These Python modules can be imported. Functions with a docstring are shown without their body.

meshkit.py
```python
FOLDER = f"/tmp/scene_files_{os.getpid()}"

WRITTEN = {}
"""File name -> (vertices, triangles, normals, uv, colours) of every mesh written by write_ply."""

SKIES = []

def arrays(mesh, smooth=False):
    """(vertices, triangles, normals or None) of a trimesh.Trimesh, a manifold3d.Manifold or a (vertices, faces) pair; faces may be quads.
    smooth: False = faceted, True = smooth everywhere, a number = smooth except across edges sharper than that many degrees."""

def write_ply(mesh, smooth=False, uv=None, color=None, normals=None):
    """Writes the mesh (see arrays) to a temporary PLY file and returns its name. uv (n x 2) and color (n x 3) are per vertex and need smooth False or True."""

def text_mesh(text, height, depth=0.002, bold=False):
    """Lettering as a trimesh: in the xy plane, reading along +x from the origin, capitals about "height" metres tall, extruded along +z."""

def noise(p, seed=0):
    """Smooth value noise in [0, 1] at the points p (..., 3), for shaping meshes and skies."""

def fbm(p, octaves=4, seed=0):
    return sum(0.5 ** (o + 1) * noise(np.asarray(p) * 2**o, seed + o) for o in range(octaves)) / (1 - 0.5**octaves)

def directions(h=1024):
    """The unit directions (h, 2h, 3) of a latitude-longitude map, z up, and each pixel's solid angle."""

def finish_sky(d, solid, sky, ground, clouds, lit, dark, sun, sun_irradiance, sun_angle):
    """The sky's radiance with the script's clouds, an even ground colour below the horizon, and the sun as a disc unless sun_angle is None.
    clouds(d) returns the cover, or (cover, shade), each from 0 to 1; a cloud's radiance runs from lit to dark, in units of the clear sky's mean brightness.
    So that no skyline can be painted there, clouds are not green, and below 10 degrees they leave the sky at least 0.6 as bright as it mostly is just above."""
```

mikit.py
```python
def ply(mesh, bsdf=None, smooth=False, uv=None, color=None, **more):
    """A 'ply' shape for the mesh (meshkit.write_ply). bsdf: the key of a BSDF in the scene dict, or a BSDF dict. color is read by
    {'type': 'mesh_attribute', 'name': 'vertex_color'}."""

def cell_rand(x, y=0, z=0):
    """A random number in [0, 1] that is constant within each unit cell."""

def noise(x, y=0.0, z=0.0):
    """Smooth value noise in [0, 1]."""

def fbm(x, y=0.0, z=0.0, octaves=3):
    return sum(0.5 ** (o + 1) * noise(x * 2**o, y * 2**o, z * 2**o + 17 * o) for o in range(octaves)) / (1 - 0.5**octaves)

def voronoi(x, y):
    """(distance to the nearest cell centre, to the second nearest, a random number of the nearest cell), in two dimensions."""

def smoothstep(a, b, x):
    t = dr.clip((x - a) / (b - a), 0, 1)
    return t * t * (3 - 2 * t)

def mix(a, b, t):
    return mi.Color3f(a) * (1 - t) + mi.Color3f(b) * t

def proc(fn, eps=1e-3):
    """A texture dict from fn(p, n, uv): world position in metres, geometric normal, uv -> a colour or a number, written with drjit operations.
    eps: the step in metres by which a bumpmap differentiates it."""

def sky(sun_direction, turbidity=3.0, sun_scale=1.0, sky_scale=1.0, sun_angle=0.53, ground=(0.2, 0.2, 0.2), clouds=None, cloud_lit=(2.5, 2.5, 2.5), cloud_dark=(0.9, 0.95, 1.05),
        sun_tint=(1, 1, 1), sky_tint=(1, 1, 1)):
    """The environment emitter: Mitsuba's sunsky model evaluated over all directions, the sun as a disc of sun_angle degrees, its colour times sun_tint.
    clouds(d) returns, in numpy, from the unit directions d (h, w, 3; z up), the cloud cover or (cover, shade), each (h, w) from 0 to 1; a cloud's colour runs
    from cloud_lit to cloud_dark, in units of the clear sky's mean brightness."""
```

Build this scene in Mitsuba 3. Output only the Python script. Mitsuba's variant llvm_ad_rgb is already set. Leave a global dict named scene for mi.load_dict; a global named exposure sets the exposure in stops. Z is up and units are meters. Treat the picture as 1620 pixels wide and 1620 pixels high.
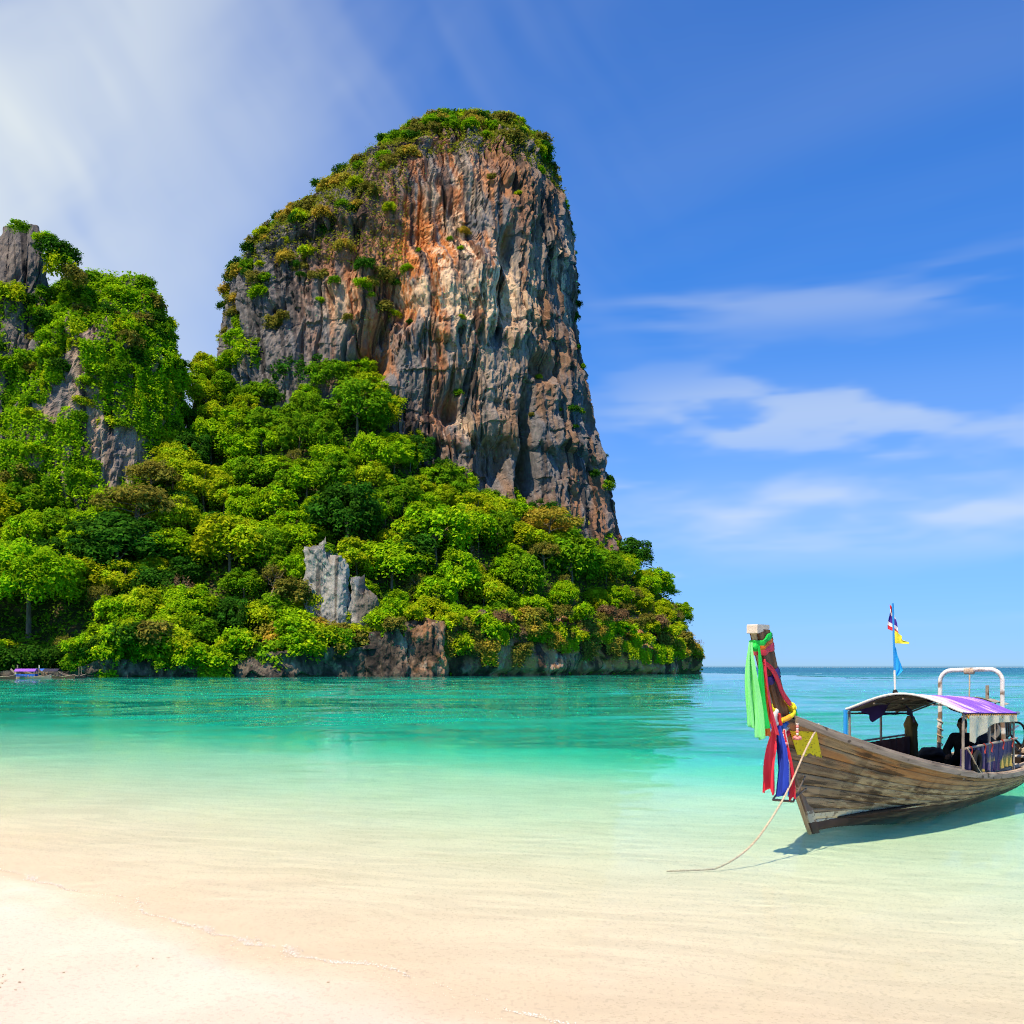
import math, random
import numpy as np
import trimesh
import shapely.geometry as sg
import manifold3d as m3
import drjit as dr
import mitsuba as mi
import mikit, meshkit
from mikit import proc

T = mi.ScalarTransform4f
scene, labels = {}, {}

# ------------------------------------------------------------------ camera, sky, exposure
CAM_H = 2.2
scene['camera'] = {'type': 'perspective', 'fov': 53.13, 'fov_axis': 'x', 'near_clip': 0.1, 'far_clip': 60000.0,
                   'principal_point_offset_y': -0.1515,
                   'to_world': T().look_at(origin=[0, 0, CAM_H], target=[0, 10, CAM_H], up=[0, 0, 1])}
SUN = np.array([-0.27, -0.47, 0.84]); SUN /= np.linalg.norm(SUN)


def sstep(a, b, x):
    t = np.clip((np.asarray(x, float) - a) / (b - a), 0, 1)
    return t * t * (3 - 2 * t)


def sky_clouds(d):
    """thin cirrus: a bright veil in the west (left) with rays fanning out of it, long streaks and small puffs low in the north-east"""
    az = np.arctan2(d[..., 0], d[..., 1])
    el = np.arcsin(np.clip(d[..., 2], -1, 1))
    hz = np.maximum(d[..., 2], 0.0)
    u, v = d[..., 0] / (hz + 0.14), d[..., 1] / (hz + 0.14)
    q = lambda x, y, k: np.stack([x, y, 0 * x + k], -1)
    warp = meshkit.fbm(q(u * 0.5, v * 0.5, 3.1), 3, 5)
    a = u * 0.80 - v * 0.60 + 0.7 * warp
    b = u * 0.60 + v * 0.80 + 0.6 * warp
    st = meshkit.fbm(q(a * 0.30, b * 1.5, 7.7), 5, 11)
    soft = meshkit.fbm(q(az * 2.2, el * 3.0, 1.7), 4, 31)
    ray = meshkit.fbm(q((az + 0.9 * el) * 9.0 + 1.2 * soft, (el - 0.5 * az) * 2.2, 9.0), 4, 41)      # wisps fanning up to the right
    wisp = meshkit.fbm(q(az * 5 + 2 * soft, el * 9 - 4 * az, 6.0), 5, 43)
    edge = az + 0.30 * (soft - 0.5) + 0.26 * (wisp - 0.5) + 0.16 * (ray - 0.5)
    veil = sstep(0.02, -0.52, edge) ** 1.15 * sstep(-2.9, -1.8, az) * (0.40 + 0.60 * sstep(1.25, 0.30, el)) * (0.50 + 0.62 * sstep(0.28, 0.68, 0.5 * wisp + 0.5 * st)) * (0.86 + 0.3 * (ray - .5))
    far = sstep(0.25, -0.3, az) * 0.16 * sstep(0.38, 0.62, ray)
    puff = meshkit.fbm(q(az * 7, el * 34 - 0.6 * az + 1.5 * soft, 5.0), 5, 4)
    thin = meshkit.fbm(q(az * 3.5, el * 44 - 1.2 * az + 2.5 * soft, 8.0), 5, 14)
    right = sstep(-0.02, 0.22, az) * sstep(2.6, 1.6, az)
    env = lambda m, w: np.exp(-((el - m) / w) ** 2)
    bank = right * (env(0.145, 0.040) * (0.34 + 0.75 * sstep(0.42, 0.66, puff * 0.6 + soft * 0.4)) + env(0.235, 0.045) * (0.16 + 0.75 * sstep(0.50, 0.72, puff)) + env(0.33, 0.022) * 0.50 * sstep(0.44, 0.66, thin))
    low = 0.30 * sstep(0.50, 0.74, thin) * sstep(0.03, 0.07, el) * sstep(0.30, 0.14, el)
    hi = sstep(0.48, 0.85, st) * 0.09 * sstep(0.2, 0.5, el)
    haze = 0.42 * np.exp(-np.maximum(el, 0) / 0.13)
    return np.clip(np.maximum(np.maximum(veil, low), bank * 0.50) + hi + far + haze * (1 - veil), 0, 0.95), 0.0 * az


scene['sky'] = mikit.sky(SUN.tolist(), turbidity=2.2, sun_scale=1.0, sky_scale=0.95, clouds=sky_clouds, cloud_lit=(2.40, 2.62, 2.72),
                         sky_tint=(0.24, 0.82, 1.42), sun_tint=(1.0, 0.97, 0.90), ground=(0.03, 0.13, 0.20))
exposure = 1.92


# ------------------------------------------------------------------ helpers
def ref(k):
    return {'type': 'ref', 'id': k}


def rgb(*c):
    return {'type': 'rgb', 'value': list(c)}


def mat(key, color, rough=0.6, spec=0.3, metallic=0.0, bump=None, bscale=1.0, two=True):
    """a principled material as a scene entry; color an rgb triple or a proc / mesh_attribute dict"""
    d = {'type': 'principled', 'base_color': rgb(*color) if isinstance(color, (tuple, list)) else color,
         'roughness': rough, 'specular': spec, 'metallic': metallic}
    if bump is not None:
        d = {'type': 'bumpmap', 'arbitrary': bump, 'scale': bscale, 'bsdf': d}
    if two:
        d = {'type': 'twosided', 'bsdf': d}
    scene[key] = d
    return key


VCOL = {'type': 'mesh_attribute', 'name': 'vertex_color'}


def numbered(name):
    if name not in scene and name not in labels:
        return name
    k = 1
    while f'{name}_{k:03d}' in scene or f'{name}_{k:03d}' in labels:
        k += 1
    return f'{name}_{k:03d}'


def tag(key, label=None, cat=None, group=None, kind=None):
    d = labels.setdefault(key, {})
    for a, b in (('label', label), ('category', cat), ('group', group), ('kind', kind)):
        if b is not None:
            d[a] = b
    return key


def thing(name, label, cat, group=None):
    return tag(numbered(name), label, cat, group)


def obj(name, mesh, bsdf, parent=None, smooth=False, label=None, **kw):
    key = numbered(f'{parent}__{name}' if parent else name)
    scene[key] = mikit.ply(mesh, bsdf, smooth=smooth, **kw)
    if label:
        labels.setdefault(key, {})['label'] = label
    return key


def struct(name, mesh, bsdf, smooth=False, **kw):
    k = obj(name, mesh, bsdf, None, smooth, **kw)
    tag(k, kind='structure')
    return k


def grid_faces(nu, nv, wrap=False):
    i, j = np.meshgrid(np.arange(nu - 1), np.arange(nv if wrap else nv - 1), indexing='ij')
    a = i * nv + j; b = i * nv + (j + 1) % nv
    c = (i + 1) * nv + (j + 1) % nv; d = (i + 1) * nv + j
    return np.concatenate([np.stack([a, b, c], -1).reshape(-1, 3), np.stack([a, c, d], -1).reshape(-1, 3)])


def V(*a):
    return np.array(a, float)


def unit(v):
    v = np.asarray(v, float)
    return v / (np.linalg.norm(v) + 1e-12)


def join(ms):
    return trimesh.util.concatenate(ms)


def tm(v, f):
    return trimesh.Trimesh(np.asarray(v, float), np.asarray(f, int), process=False)


def tube(pts, r, n=8, caps=True):
    """a round bar along a polyline, radius a number or one per point"""
    p = np.asarray(pts, float); m = len(p)
    r = np.broadcast_to(np.asarray(r, float), (m,))
    t = np.gradient(p, axis=0); t /= np.linalg.norm(t, axis=1, keepdims=True) + 1e-12
    up = V(0, 0, 1) if abs(t[0, 2]) < 0.9 else V(1, 0, 0)
    x = unit(np.cross(up, t[0])); rings = []
    for k in range(m):
        x = unit(x - t[k] * (x @ t[k])); y = np.cross(t[k], x)
        a = np.arange(n) * 2 * np.pi / n
        rings.append(p[k] + r[k] * (np.cos(a)[:, None] * x + np.sin(a)[:, None] * y))
    v = np.vstack(rings); f = grid_faces(m, n, True)
    if caps:
        v = np.vstack([v, p[:1], p[-1:]]); i = np.arange(n); j = (i + 1) % n
        f = np.vstack([f, np.stack([j, i, i * 0 + m * n], 1), np.stack([i + (m - 1) * n, j + (m - 1) * n, i * 0 + m * n + 1], 1)])
    return tm(v, f)


def spline(pts, n):
    from scipy.interpolate import CubicSpline
    p = np.asarray(pts, float)
    s = np.concatenate([[0], np.cumsum(np.linalg.norm(np.diff(p, axis=0), axis=1))])
    return CubicSpline(s, p)(np.linspace(0, s[-1], n))


def hull(pts):
    return trimesh.convex.convex_hull(np.asarray(pts, float))


def box8(c, ax, ay, az, sx, sy, sz, bev=0.0):
    """a box at c with unit axes and full sizes; bev chamfers all edges"""
    h = V(sx, sy, sz) / 2; A = np.stack([ax, ay, az])
    pts = []
    for i in (-1, 1):
        for j in (-1, 1):
            for k in (-1, 1):
                s = V(i, j, k)
                if bev:
                    for m in range(3):
                        q = h - bev; q[m] = h[m]; pts.append(c + (s * q) @ A)
                else:
                    pts.append(c + (s * h) @ A)
    return hull(pts)


def beam(p, q, w, h, up=(0, 0, 1), bev=0.004):
    p, q = np.asarray(p, float), np.asarray(q, float)
    ax = unit(q - p); ay = unit(np.cross(up, ax)); az = np.cross(ax, ay)
    return box8((p + q) / 2, ax, ay, az, np.linalg.norm(q - p), w, h, bev)


def sheet(P, th):
    """a thin closed sheet from a grid of points P (nu, nv, 3)"""
    nu, nv = P.shape[:2]
    du, dv = np.gradient(P, axis=0), np.gradient(P, axis=1)
    n = np.cross(du, dv); n /= np.linalg.norm(n, axis=-1, keepdims=True) + 1e-12
    a = (P + n * th / 2).reshape(-1, 3); b = (P - n * th / 2).reshape(-1, 3)
    f = grid_faces(nu, nv); N = nu * nv
    idx = np.arange(N).reshape(nu, nv)
    loop = np.concatenate([idx[0, :-1], idx[:-1, -1], idx[-1, :0:-1], idx[:0:-1, 0]])
    l2 = np.roll(loop, -1)
    side = np.vstack([np.stack([loop, l2, l2 + N], 1), np.stack([loop, l2 + N, loop + N], 1)])
    return tm(np.vstack([a, b]), np.vstack([f, f[:, ::-1] + N, side[:, ::-1]]))
# ------------------------------------------------------------------ sand (the ground, down into the sea bed) and water
SHORE_N = unit(V(0.645, 0.764))          # towards the open water
SHORE_0 = V(-2.6, 8.75)                  # a point of the waterline


def sand_z(x, y):
    x, y = np.asarray(x, float), np.asarray(y, float)
    s = (x - SHORE_0[0]) * SHORE_N[0] + (y - SHORE_0[1]) * SHORE_N[1]
    t = -(x - SHORE_0[0]) * SHORE_N[1] + (y - SHORE_0[1]) * SHORE_N[0]
    s = s + 0.10 * np.sin(t * 0.62 + 0.6) + 0.07 * np.sin(t * 1.37 + 2.0) + 0.03 * np.sin(t * 3.1)
    z = np.where(s < 0, -s * 0.075, -s * 0.030)
    z = np.where(s > 8, -(0.240 + (s - 8) * 0.018), z)
    z = np.where(s > 12.5, -(0.321 + (s - 12.5) * 0.050), z)
    z = np.where(s > 30, -(1.196 + (s - 30) * 0.10), z)
    return np.maximum(np.minimum(z, 1.2), -11.0)


def fan(ncol):
    """bearings of the ground and water grids: fine over the bay, coarser out to the sides"""
    m = ncol // 7
    return np.concatenate([np.linspace(-1.30, -0.56, m, endpoint=False), np.linspace(-0.56, 0.56, ncol), np.linspace(0.56, 1.30, m + 1)[1:]])


def polar_rows(rs, amax, ncol):
    a = fan(ncol)
    R, A = np.meshgrid(rs, a, indexing='ij')
    return R * np.sin(A), R * np.cos(A)


def build_sand():
    rs = np.concatenate([np.linspace(1.0, 24, 560), np.geomspace(24.2, 420, 150)])
    x, y = polar_rows(rs, 0.62, 300)
    z = sand_z(x, y)
    P = np.stack([x, y, 0 * x], -1)
    near = sstep(26, 14, y)
    s = (x - SHORE_0[0]) * SHORE_N[0] + (y - SHORE_0[1]) * SHORE_N[1]
    dry = sstep(0.3, -0.8, s)
    z += near * dry * (0.030 * (meshkit.fbm(P * 1.1, 3, 2) - 0.5) + 0.012 * (meshkit.fbm(P * 5, 3, 3) - 0.5))
    # wash lines left by earlier waves
    z += near * dry * 0.012 * np.exp(-((s + 0.75 + 0.35 * np.sin(x * 1.1 + 0.4 * y)) / 0.16) ** 2)
    # ripples on the bed under the shallow water
    wv_ = meshkit.fbm(np.stack([x * .5, y * .5, 0 * x + 3], -1), 3, 18)
    rip = meshkit.fbm(np.stack([x * 1.6 - y * 0.9, (x * 0.3 + y) * 4.0 + 5 * wv_, 0 * x], -1), 3, 8) - 0.5
    z += near * (1 - dry) * 0.030 * rip
    from scipy.interpolate import RegularGridInterpolator
    global SAND_Z
    f_ = RegularGridInterpolator((rs, fan(300)), z, bounds_error=False, fill_value=-1.0)
    SAND_Z = lambda p: f_(np.stack([np.hypot(p[..., 0], p[..., 1]), np.arctan2(p[..., 0], p[..., 1])], -1))
    return tm(np.stack([x, y, z], -1).reshape(-1, 3), grid_faces(*x.shape))


def sand_col(p, n, uv):
    g = mikit.noise(p.x * 160, p.y * 160)
    b = mikit.fbm(p.x * 0.9, p.y * 0.9, 0.0, 4)
    fl = mikit.smoothstep(0.70, 0.78, mikit.noise(p.x * 46, p.y * 46, 3.0))
    c = mikit.mix(mi.Color3f(0.550, 0.488, 0.400), mi.Color3f(0.605, 0.552, 0.472), b)
    wet = mikit.smoothstep(0.075, 0.0, p.z + 0.05 * (b - 0.5))
    c = c * mikit.mix(mi.Color3f(1.0), mi.Color3f(0.93, 0.878, 0.785), wet) * (0.95 + 0.08 * g)
    # darker streaks of water reflection and refraction, painted into the bed colour along the waterline
    a = p.x * 0.96 - p.y * 0.30; d = p.x * 0.30 + p.y * 0.96
    wob = mikit.noise(a * 0.9, d * 0.9, 2.0)
    sk = mikit.fbm(a * 1.3 + 1.5 * wob, d * 8.5 + 3.5 * wob, 4.0, 4)
    c = c * (1 - 0.065 * mikit.smoothstep(0.44, 0.62, sk) * mikit.smoothstep(0.01, -0.05, p.z))
    return c * (1 - 0.10 * fl)


mat('sand_mat', proc(sand_col), rough=0.9, spec=0.15)
struct('sand', build_sand(), 'sand_mat', smooth=True)
# the far sea bed and the dry land round about, down to the horizon
def far_bed():
    rs = np.geomspace(415, 40000, 40)
    x, y = polar_rows(rs, 0.63, 40)
    return tm(np.stack([x, y, np.full_like(x, -11.2)], -1).reshape(-1, 3), grid_faces(*x.shape))
struct('seabed', far_bed(), 'sand_mat', smooth=True)

scene['sea_medium'] = {'type': 'homogeneous', 'albedo': rgb(0.02, 0.66, 0.48), 'sigma_t': rgb(0.280, 0.072, 0.100)}


def wave_z(x, y, cell):
    """height of the water; cell = local mesh spacing, finer waves are left out where it cannot carry them"""
    P = np.stack([x, y, 0 * x], -1)
    z = 0 * x
    for (L, A, seed, ani, ang) in ((26.0, 0.06, 7, 3.0, -0.1), (9.0, 0.055, 1, 3.0, 0.25), (3.6, 0.034, 2, 2.6, -0.12), (1.5, 0.018, 3, 2.2, 0.3), (0.62, 0.0085, 4, 2.0, -0.25), (0.27, 0.0034, 5, 1.7, 0.15)):
        c, s_ = math.cos(ang), math.sin(ang)
        u, v = (c * x + s_ * y) / (L * ani), (-s_ * x + c * y) / L
        w = meshkit.fbm(np.stack([u * 0.7, v * 0.7, 0 * u + seed], -1), 2, seed + 40)
        n1 = meshkit.noise(np.stack([u + 0.6 * w, v + 0.9 * w, 0 * u + 3.3 * seed], -1), seed)
        A = A + {9.0: 0.05 * sstep(30, 80, y) * sstep(240, 120, y), 3.6: 0.055 * sstep(25, 70, y) * sstep(220, 110, y), 1.5: 0.024 * sstep(18, 50, y)}.get(L, 0)
        z = z + A * (1 - np.abs(2 * n1 - 1) * 1.6) * sstep(0.5, 0.22, cell / L)
    depth = np.maximum(-sand_z(x, y), 0)
    return z * (0.10 + 0.90 * sstep(0.0, 0.9, depth)) * 1.3


def build_water():
    r, rs = 4.5, []
    while r < 420:
        rs.append(r); r += max(0.030, 0.42 * r * r / (1024 * CAM_H)) if r < 70 else 0.0045 * r
    rs = np.array(rs + list(np.geomspace(424, 4000, 190)) + list(np.geomspace(4100, 6000, 4)))
    x, y = polar_rows(rs, 0.60, 420)
    cell = np.gradient(rs)[:, None] + 0 * x
    z = wave_z(x, y, np.maximum(cell, 0.35 * np.hypot(x, y) * 0.0029))
    near = y < 40
    zs = SAND_Z(np.stack([x[near], y[near]], -1))
    h = z[near] - zs
    z[near] = np.where(h > 0.010, z[near], np.where(h > -0.003, zs + 0.010, zs - 0.12))
    return tm(np.stack([x, y, z], -1).reshape(-1, 3), grid_faces(*x.shape))


scene['water_mat'] = {'type': 'thindielectric', 'int_ior': 1.018, 'ext_ior': 1.0}
w_ = build_water()


# the open sea past the headland: deep and wind-roughened, its edge uneven
def build_open_sea():
    rs = np.geomspace(1, 24, 60); a = fan(400)
    A, K = np.meshgrid(a, rs); px = 810 + 1620 * np.tan(np.clip(A, -1.3, 1.3))
    r0 = np.interp(px, [1105, 1116, 1340], [470, 345, 150]) + np.interp(px, [1105, 1340], [20, 60]) * meshkit.fbm(np.stack([a * 12, 0 * a, 0 * a], -1), 3, 3)[None] + 14 * meshkit.noise(np.stack([a * 160, 0 * a, 0 * a], -1), 4)[None]
    R = r0 * K
    x, y = R * np.sin(A), R * np.cos(A)
    z = 0.10 + 0.10 * meshkit.fbm(np.stack([x / 26, y / 9, 0 * x], -1), 2, 4) * (R < 900)
    return tm(np.stack([x, y, z], -1).reshape(-1, 3), grid_faces(*x.shape))


def open_col(p, n, uv):
    k = mikit.fbm(p.x * 0.012, p.y * 0.05, 1.0, 4); f = mikit.noise(p.x * 0.3, p.y * 1.1)
    d = mikit.smoothstep(150, 480, p.y)
    return mikit.mix(mikit.mix(mi.Color3f(0.024, 0.225, 0.245), mi.Color3f(0.006, 0.085, 0.17), d), mi.Color3f(0.012, 0.13, 0.20), mikit.smoothstep(.35, .65, k)) * (0.8 + 0.4 * f)


mat('open_water', proc(open_col), rough=0.38, spec=0.18)
struct('open_sea', build_open_sea(), 'open_water', smooth=True)
struct('sea', w_, 'water_mat', smooth=True, interior=ref('sea_medium'))


# foam along the waterline: a broken thin line and some bubble rafts, one mass
def build_foam():
    rng = np.random.default_rng(4); parts = []
    t = np.arange(-11, 9, 0.010)
    base = SHORE_0 + np.stack([-SHORE_N[1] * t, SHORE_N[0] * t], -1)
    ss = np.linspace(-1.2, 0.8, 201)
    P = base[:, None] + ss[None, :, None] * SHORE_N
    zs = SAND_Z(P)
    k = np.argmax(zs < 0.004, axis=1); edge = base + ss[k][:, None] * SHORE_N
    edge[:, 0] = np.convolve(np.pad(edge[:, 0], 6, 'edge'), np.ones(13) / 13, 'valid'); edge[:, 1] = np.convolve(np.pad(edge[:, 1], 6, 'edge'), np.ones(13) / 13, 'valid')
    keep = meshkit.noise(np.stack([t * 1.1, 0 * t, 0 * t], -1), 5) * 0.65 + 0.35 * meshkit.noise(np.stack([t * 7, 0 * t, 0 * t], -1), 9)
    ico = trimesh.creation.icosphere(subdivisions=1, radius=1.0)
    V_, F_ = [], []
    for i in range(len(t)):
        m = int(2.4 * sstep(0.36, 0.66, keep[i]) + rng.random() * 1.2 + (4 if keep[i] > 0.70 else 0))
        for _ in range(m):
            o = rng.normal() * (0.012 + 0.10 * max(0, keep[i] - .5)) + 0.015
            q = edge[i] + SHORE_N * o + rng.normal(size=2) * .004
            r = rng.uniform(.0015, .005)
            z = max(float(SAND_Z(np.array(q))), 0.0) + 0.009
            V_.append(ico.vertices * [r * 1.3, r * 1.3, r * .55] + [q[0], q[1], z]); F_.append(ico.faces + 42 * (len(V_) - 1))
    return tm(np.vstack(V_), np.vstack(F_))


mat('foam_mat', (0.86, 0.85, 0.83), rough=0.5)
tag(obj('foam', build_foam(), 'foam_mat'), 'thin broken line of white foam where the water meets the sand', 'foam', kind='stuff')


def build_debris():
    rng = np.random.default_rng(9); ms = []
    for _ in range(34):
        q = V(rng.normal(-3.45, .16), rng.normal(6.75, .25)) if rng.random() < .85 else V(rng.uniform(-3.5, -.5), rng.uniform(6.0, 8.0))
        m = trimesh.creation.icosphere(subdivisions=1, radius=1.0)
        v = m.vertices * rng.uniform(.002, .008, 3) * [1.6, 1, .6] + [q[0], q[1], float(SAND_Z(q)) + .002]
        ms.append(tm(v, m.faces))
    return join(ms)


mat('debris_mat', proc(lambda p, n, uv: mikit.mix(mi.Color3f(0.16, 0.09, 0.04), mi.Color3f(0.55, 0.44, 0.33), mikit.noise(p.x * 40, p.y * 40))), rough=0.8)
tag(obj('debris', build_debris(), 'debris_mat'), 'specks of broken shell and bark on the dry sand at the lower left', 'debris', kind='stuff')
# ------------------------------------------------------------------ the headland: hill, limestone tower, left massif, sea cliff
# The headland was surveyed from the beach: bearing b (photo column) and height columns are turned into metres at each feature's own distance.
def bear(px):
    return (np.asarray(px, float) - 810.0) / 1620.0


def height(py, Y):
    return CAM_H + (1055.0 - np.asarray(py, float)) / 1620.0 * np.asarray(Y, float)


SH_PX = np.array([-260, 0, 105, 160, 300, 560, 700, 860, 1000, 1060, 1090, 1113])
SH_Y = np.array([200, 211, 213.8, 215.3, 219, 231, 240, 262, 292, 310, 322, 334.0])
WALL_H = np.array([0.8, 0.8, 0.8, 3.0, 3.0, 6.0, 11.0, 14, 15.5, 12, 8.5, 6.0])
# hill profile per bearing: distance and ground height from behind the sea cliff to the foot of the walls
HB = np.array([-260, 0, 130, 250, 320, 420, 500, 560, 640, 700, 760, 860, 960, 1005, 1040, 1066, 1085, 1100, 1113.0])
HF_Y = np.array([262, 262, 262, 268, 318, 322, 316, 310, 305, 302, 302, 312, 330, 338, 338, 336, 334, 334, 335.0])
HF_Z = np.array([40, 40, 36, 44, 92, 98, 96, 88, 73, 54, 45, 44, 38, 33, 27, 21, 15, 9, 4.0])
HM = np.array([.50, .50, .50, .46, .42, .44, .46, .50, .52, .55, .58, .62, .66, .68, .7, .7, .7, .7, .7])   # share of the height reached half way


def hill_z(x, y):
    x, y = np.asarray(x, float), np.asarray(y, float)
    px = 810 + 1620 * x / np.maximum(y, 1)
    ys = np.interp(px, SH_PX, SH_Y) + 7.5
    hs = np.interp(px, SH_PX, WALL_H) - 0.8
    yf, zf, m = (np.interp(px, HB, a) for a in (HF_Y, HF_Z, HM))
    t = (y - ys) / np.maximum(yf - ys, 8)
    tc = np.clip(t, 0, 1)
    g = tc + (m - 0.5) * 4 * tc * (1 - tc)
    z = hs + (zf - hs) * g
    z = np.where(t < 0, hs + np.minimum(t, 0) * np.maximum(yf - ys, 8) * 7.0, z)
    back = np.clip((y - yf) / 60.0, 0, 3)
    z = z - np.where(px > 985, 46 * back * sstep(985, 1040, px) + 18 * back, 2 * back)
    n = meshkit.fbm(np.stack([x / 22, y / 22, 0 * x], -1), 4, 3) - 0.5
    n2 = meshkit.fbm(np.stack([x / 6, y / 6, 0 * x], -1), 3, 9) - 0.5
    z = z + (9 * n + 2.4 * n2) * sstep(0, 0.25, tc) * sstep(1113, 1040, px)
    return np.where(px > 1113, np.minimum(z, 4 - (px - 1113) * 0.5), z)


def build_hill():
    y = np.linspace(202, 460, 240); b = np.linspace(bear(-260), bear(1125), 300)
    B, Y = np.meshgrid(b, y); X = B * Y
    Z = np.maximum(hill_z(X, Y), -12)
    return tm(np.stack([X, Y, Z], -1).reshape(-1, 3), grid_faces(*X.shape))


def hill_col(p, n, uv):
    a = mikit.fbm(p.x * 0.25, p.y * 0.25, p.z * 0.25, 4)
    return mikit.mix(mi.Color3f(0.035, 0.055, 0.014), mi.Color3f(0.085, 0.075, 0.035), mikit.smoothstep(0.4, 0.65, a))


mat('hill_mat', proc(hill_col), rough=0.95, spec=0.1)
struct('hill', build_hill(), 'hill_mat', smooth=True)


def ridged(P, seed, octs=3):
    out, a, tot = 0, 1.0, 0.0
    for o in range(octs):
        out = out + a * (1 - np.abs(2 * meshkit.noise(P * 2 ** o, seed + o) - 1)); tot += a; a *= 0.5
    return out / tot


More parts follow.
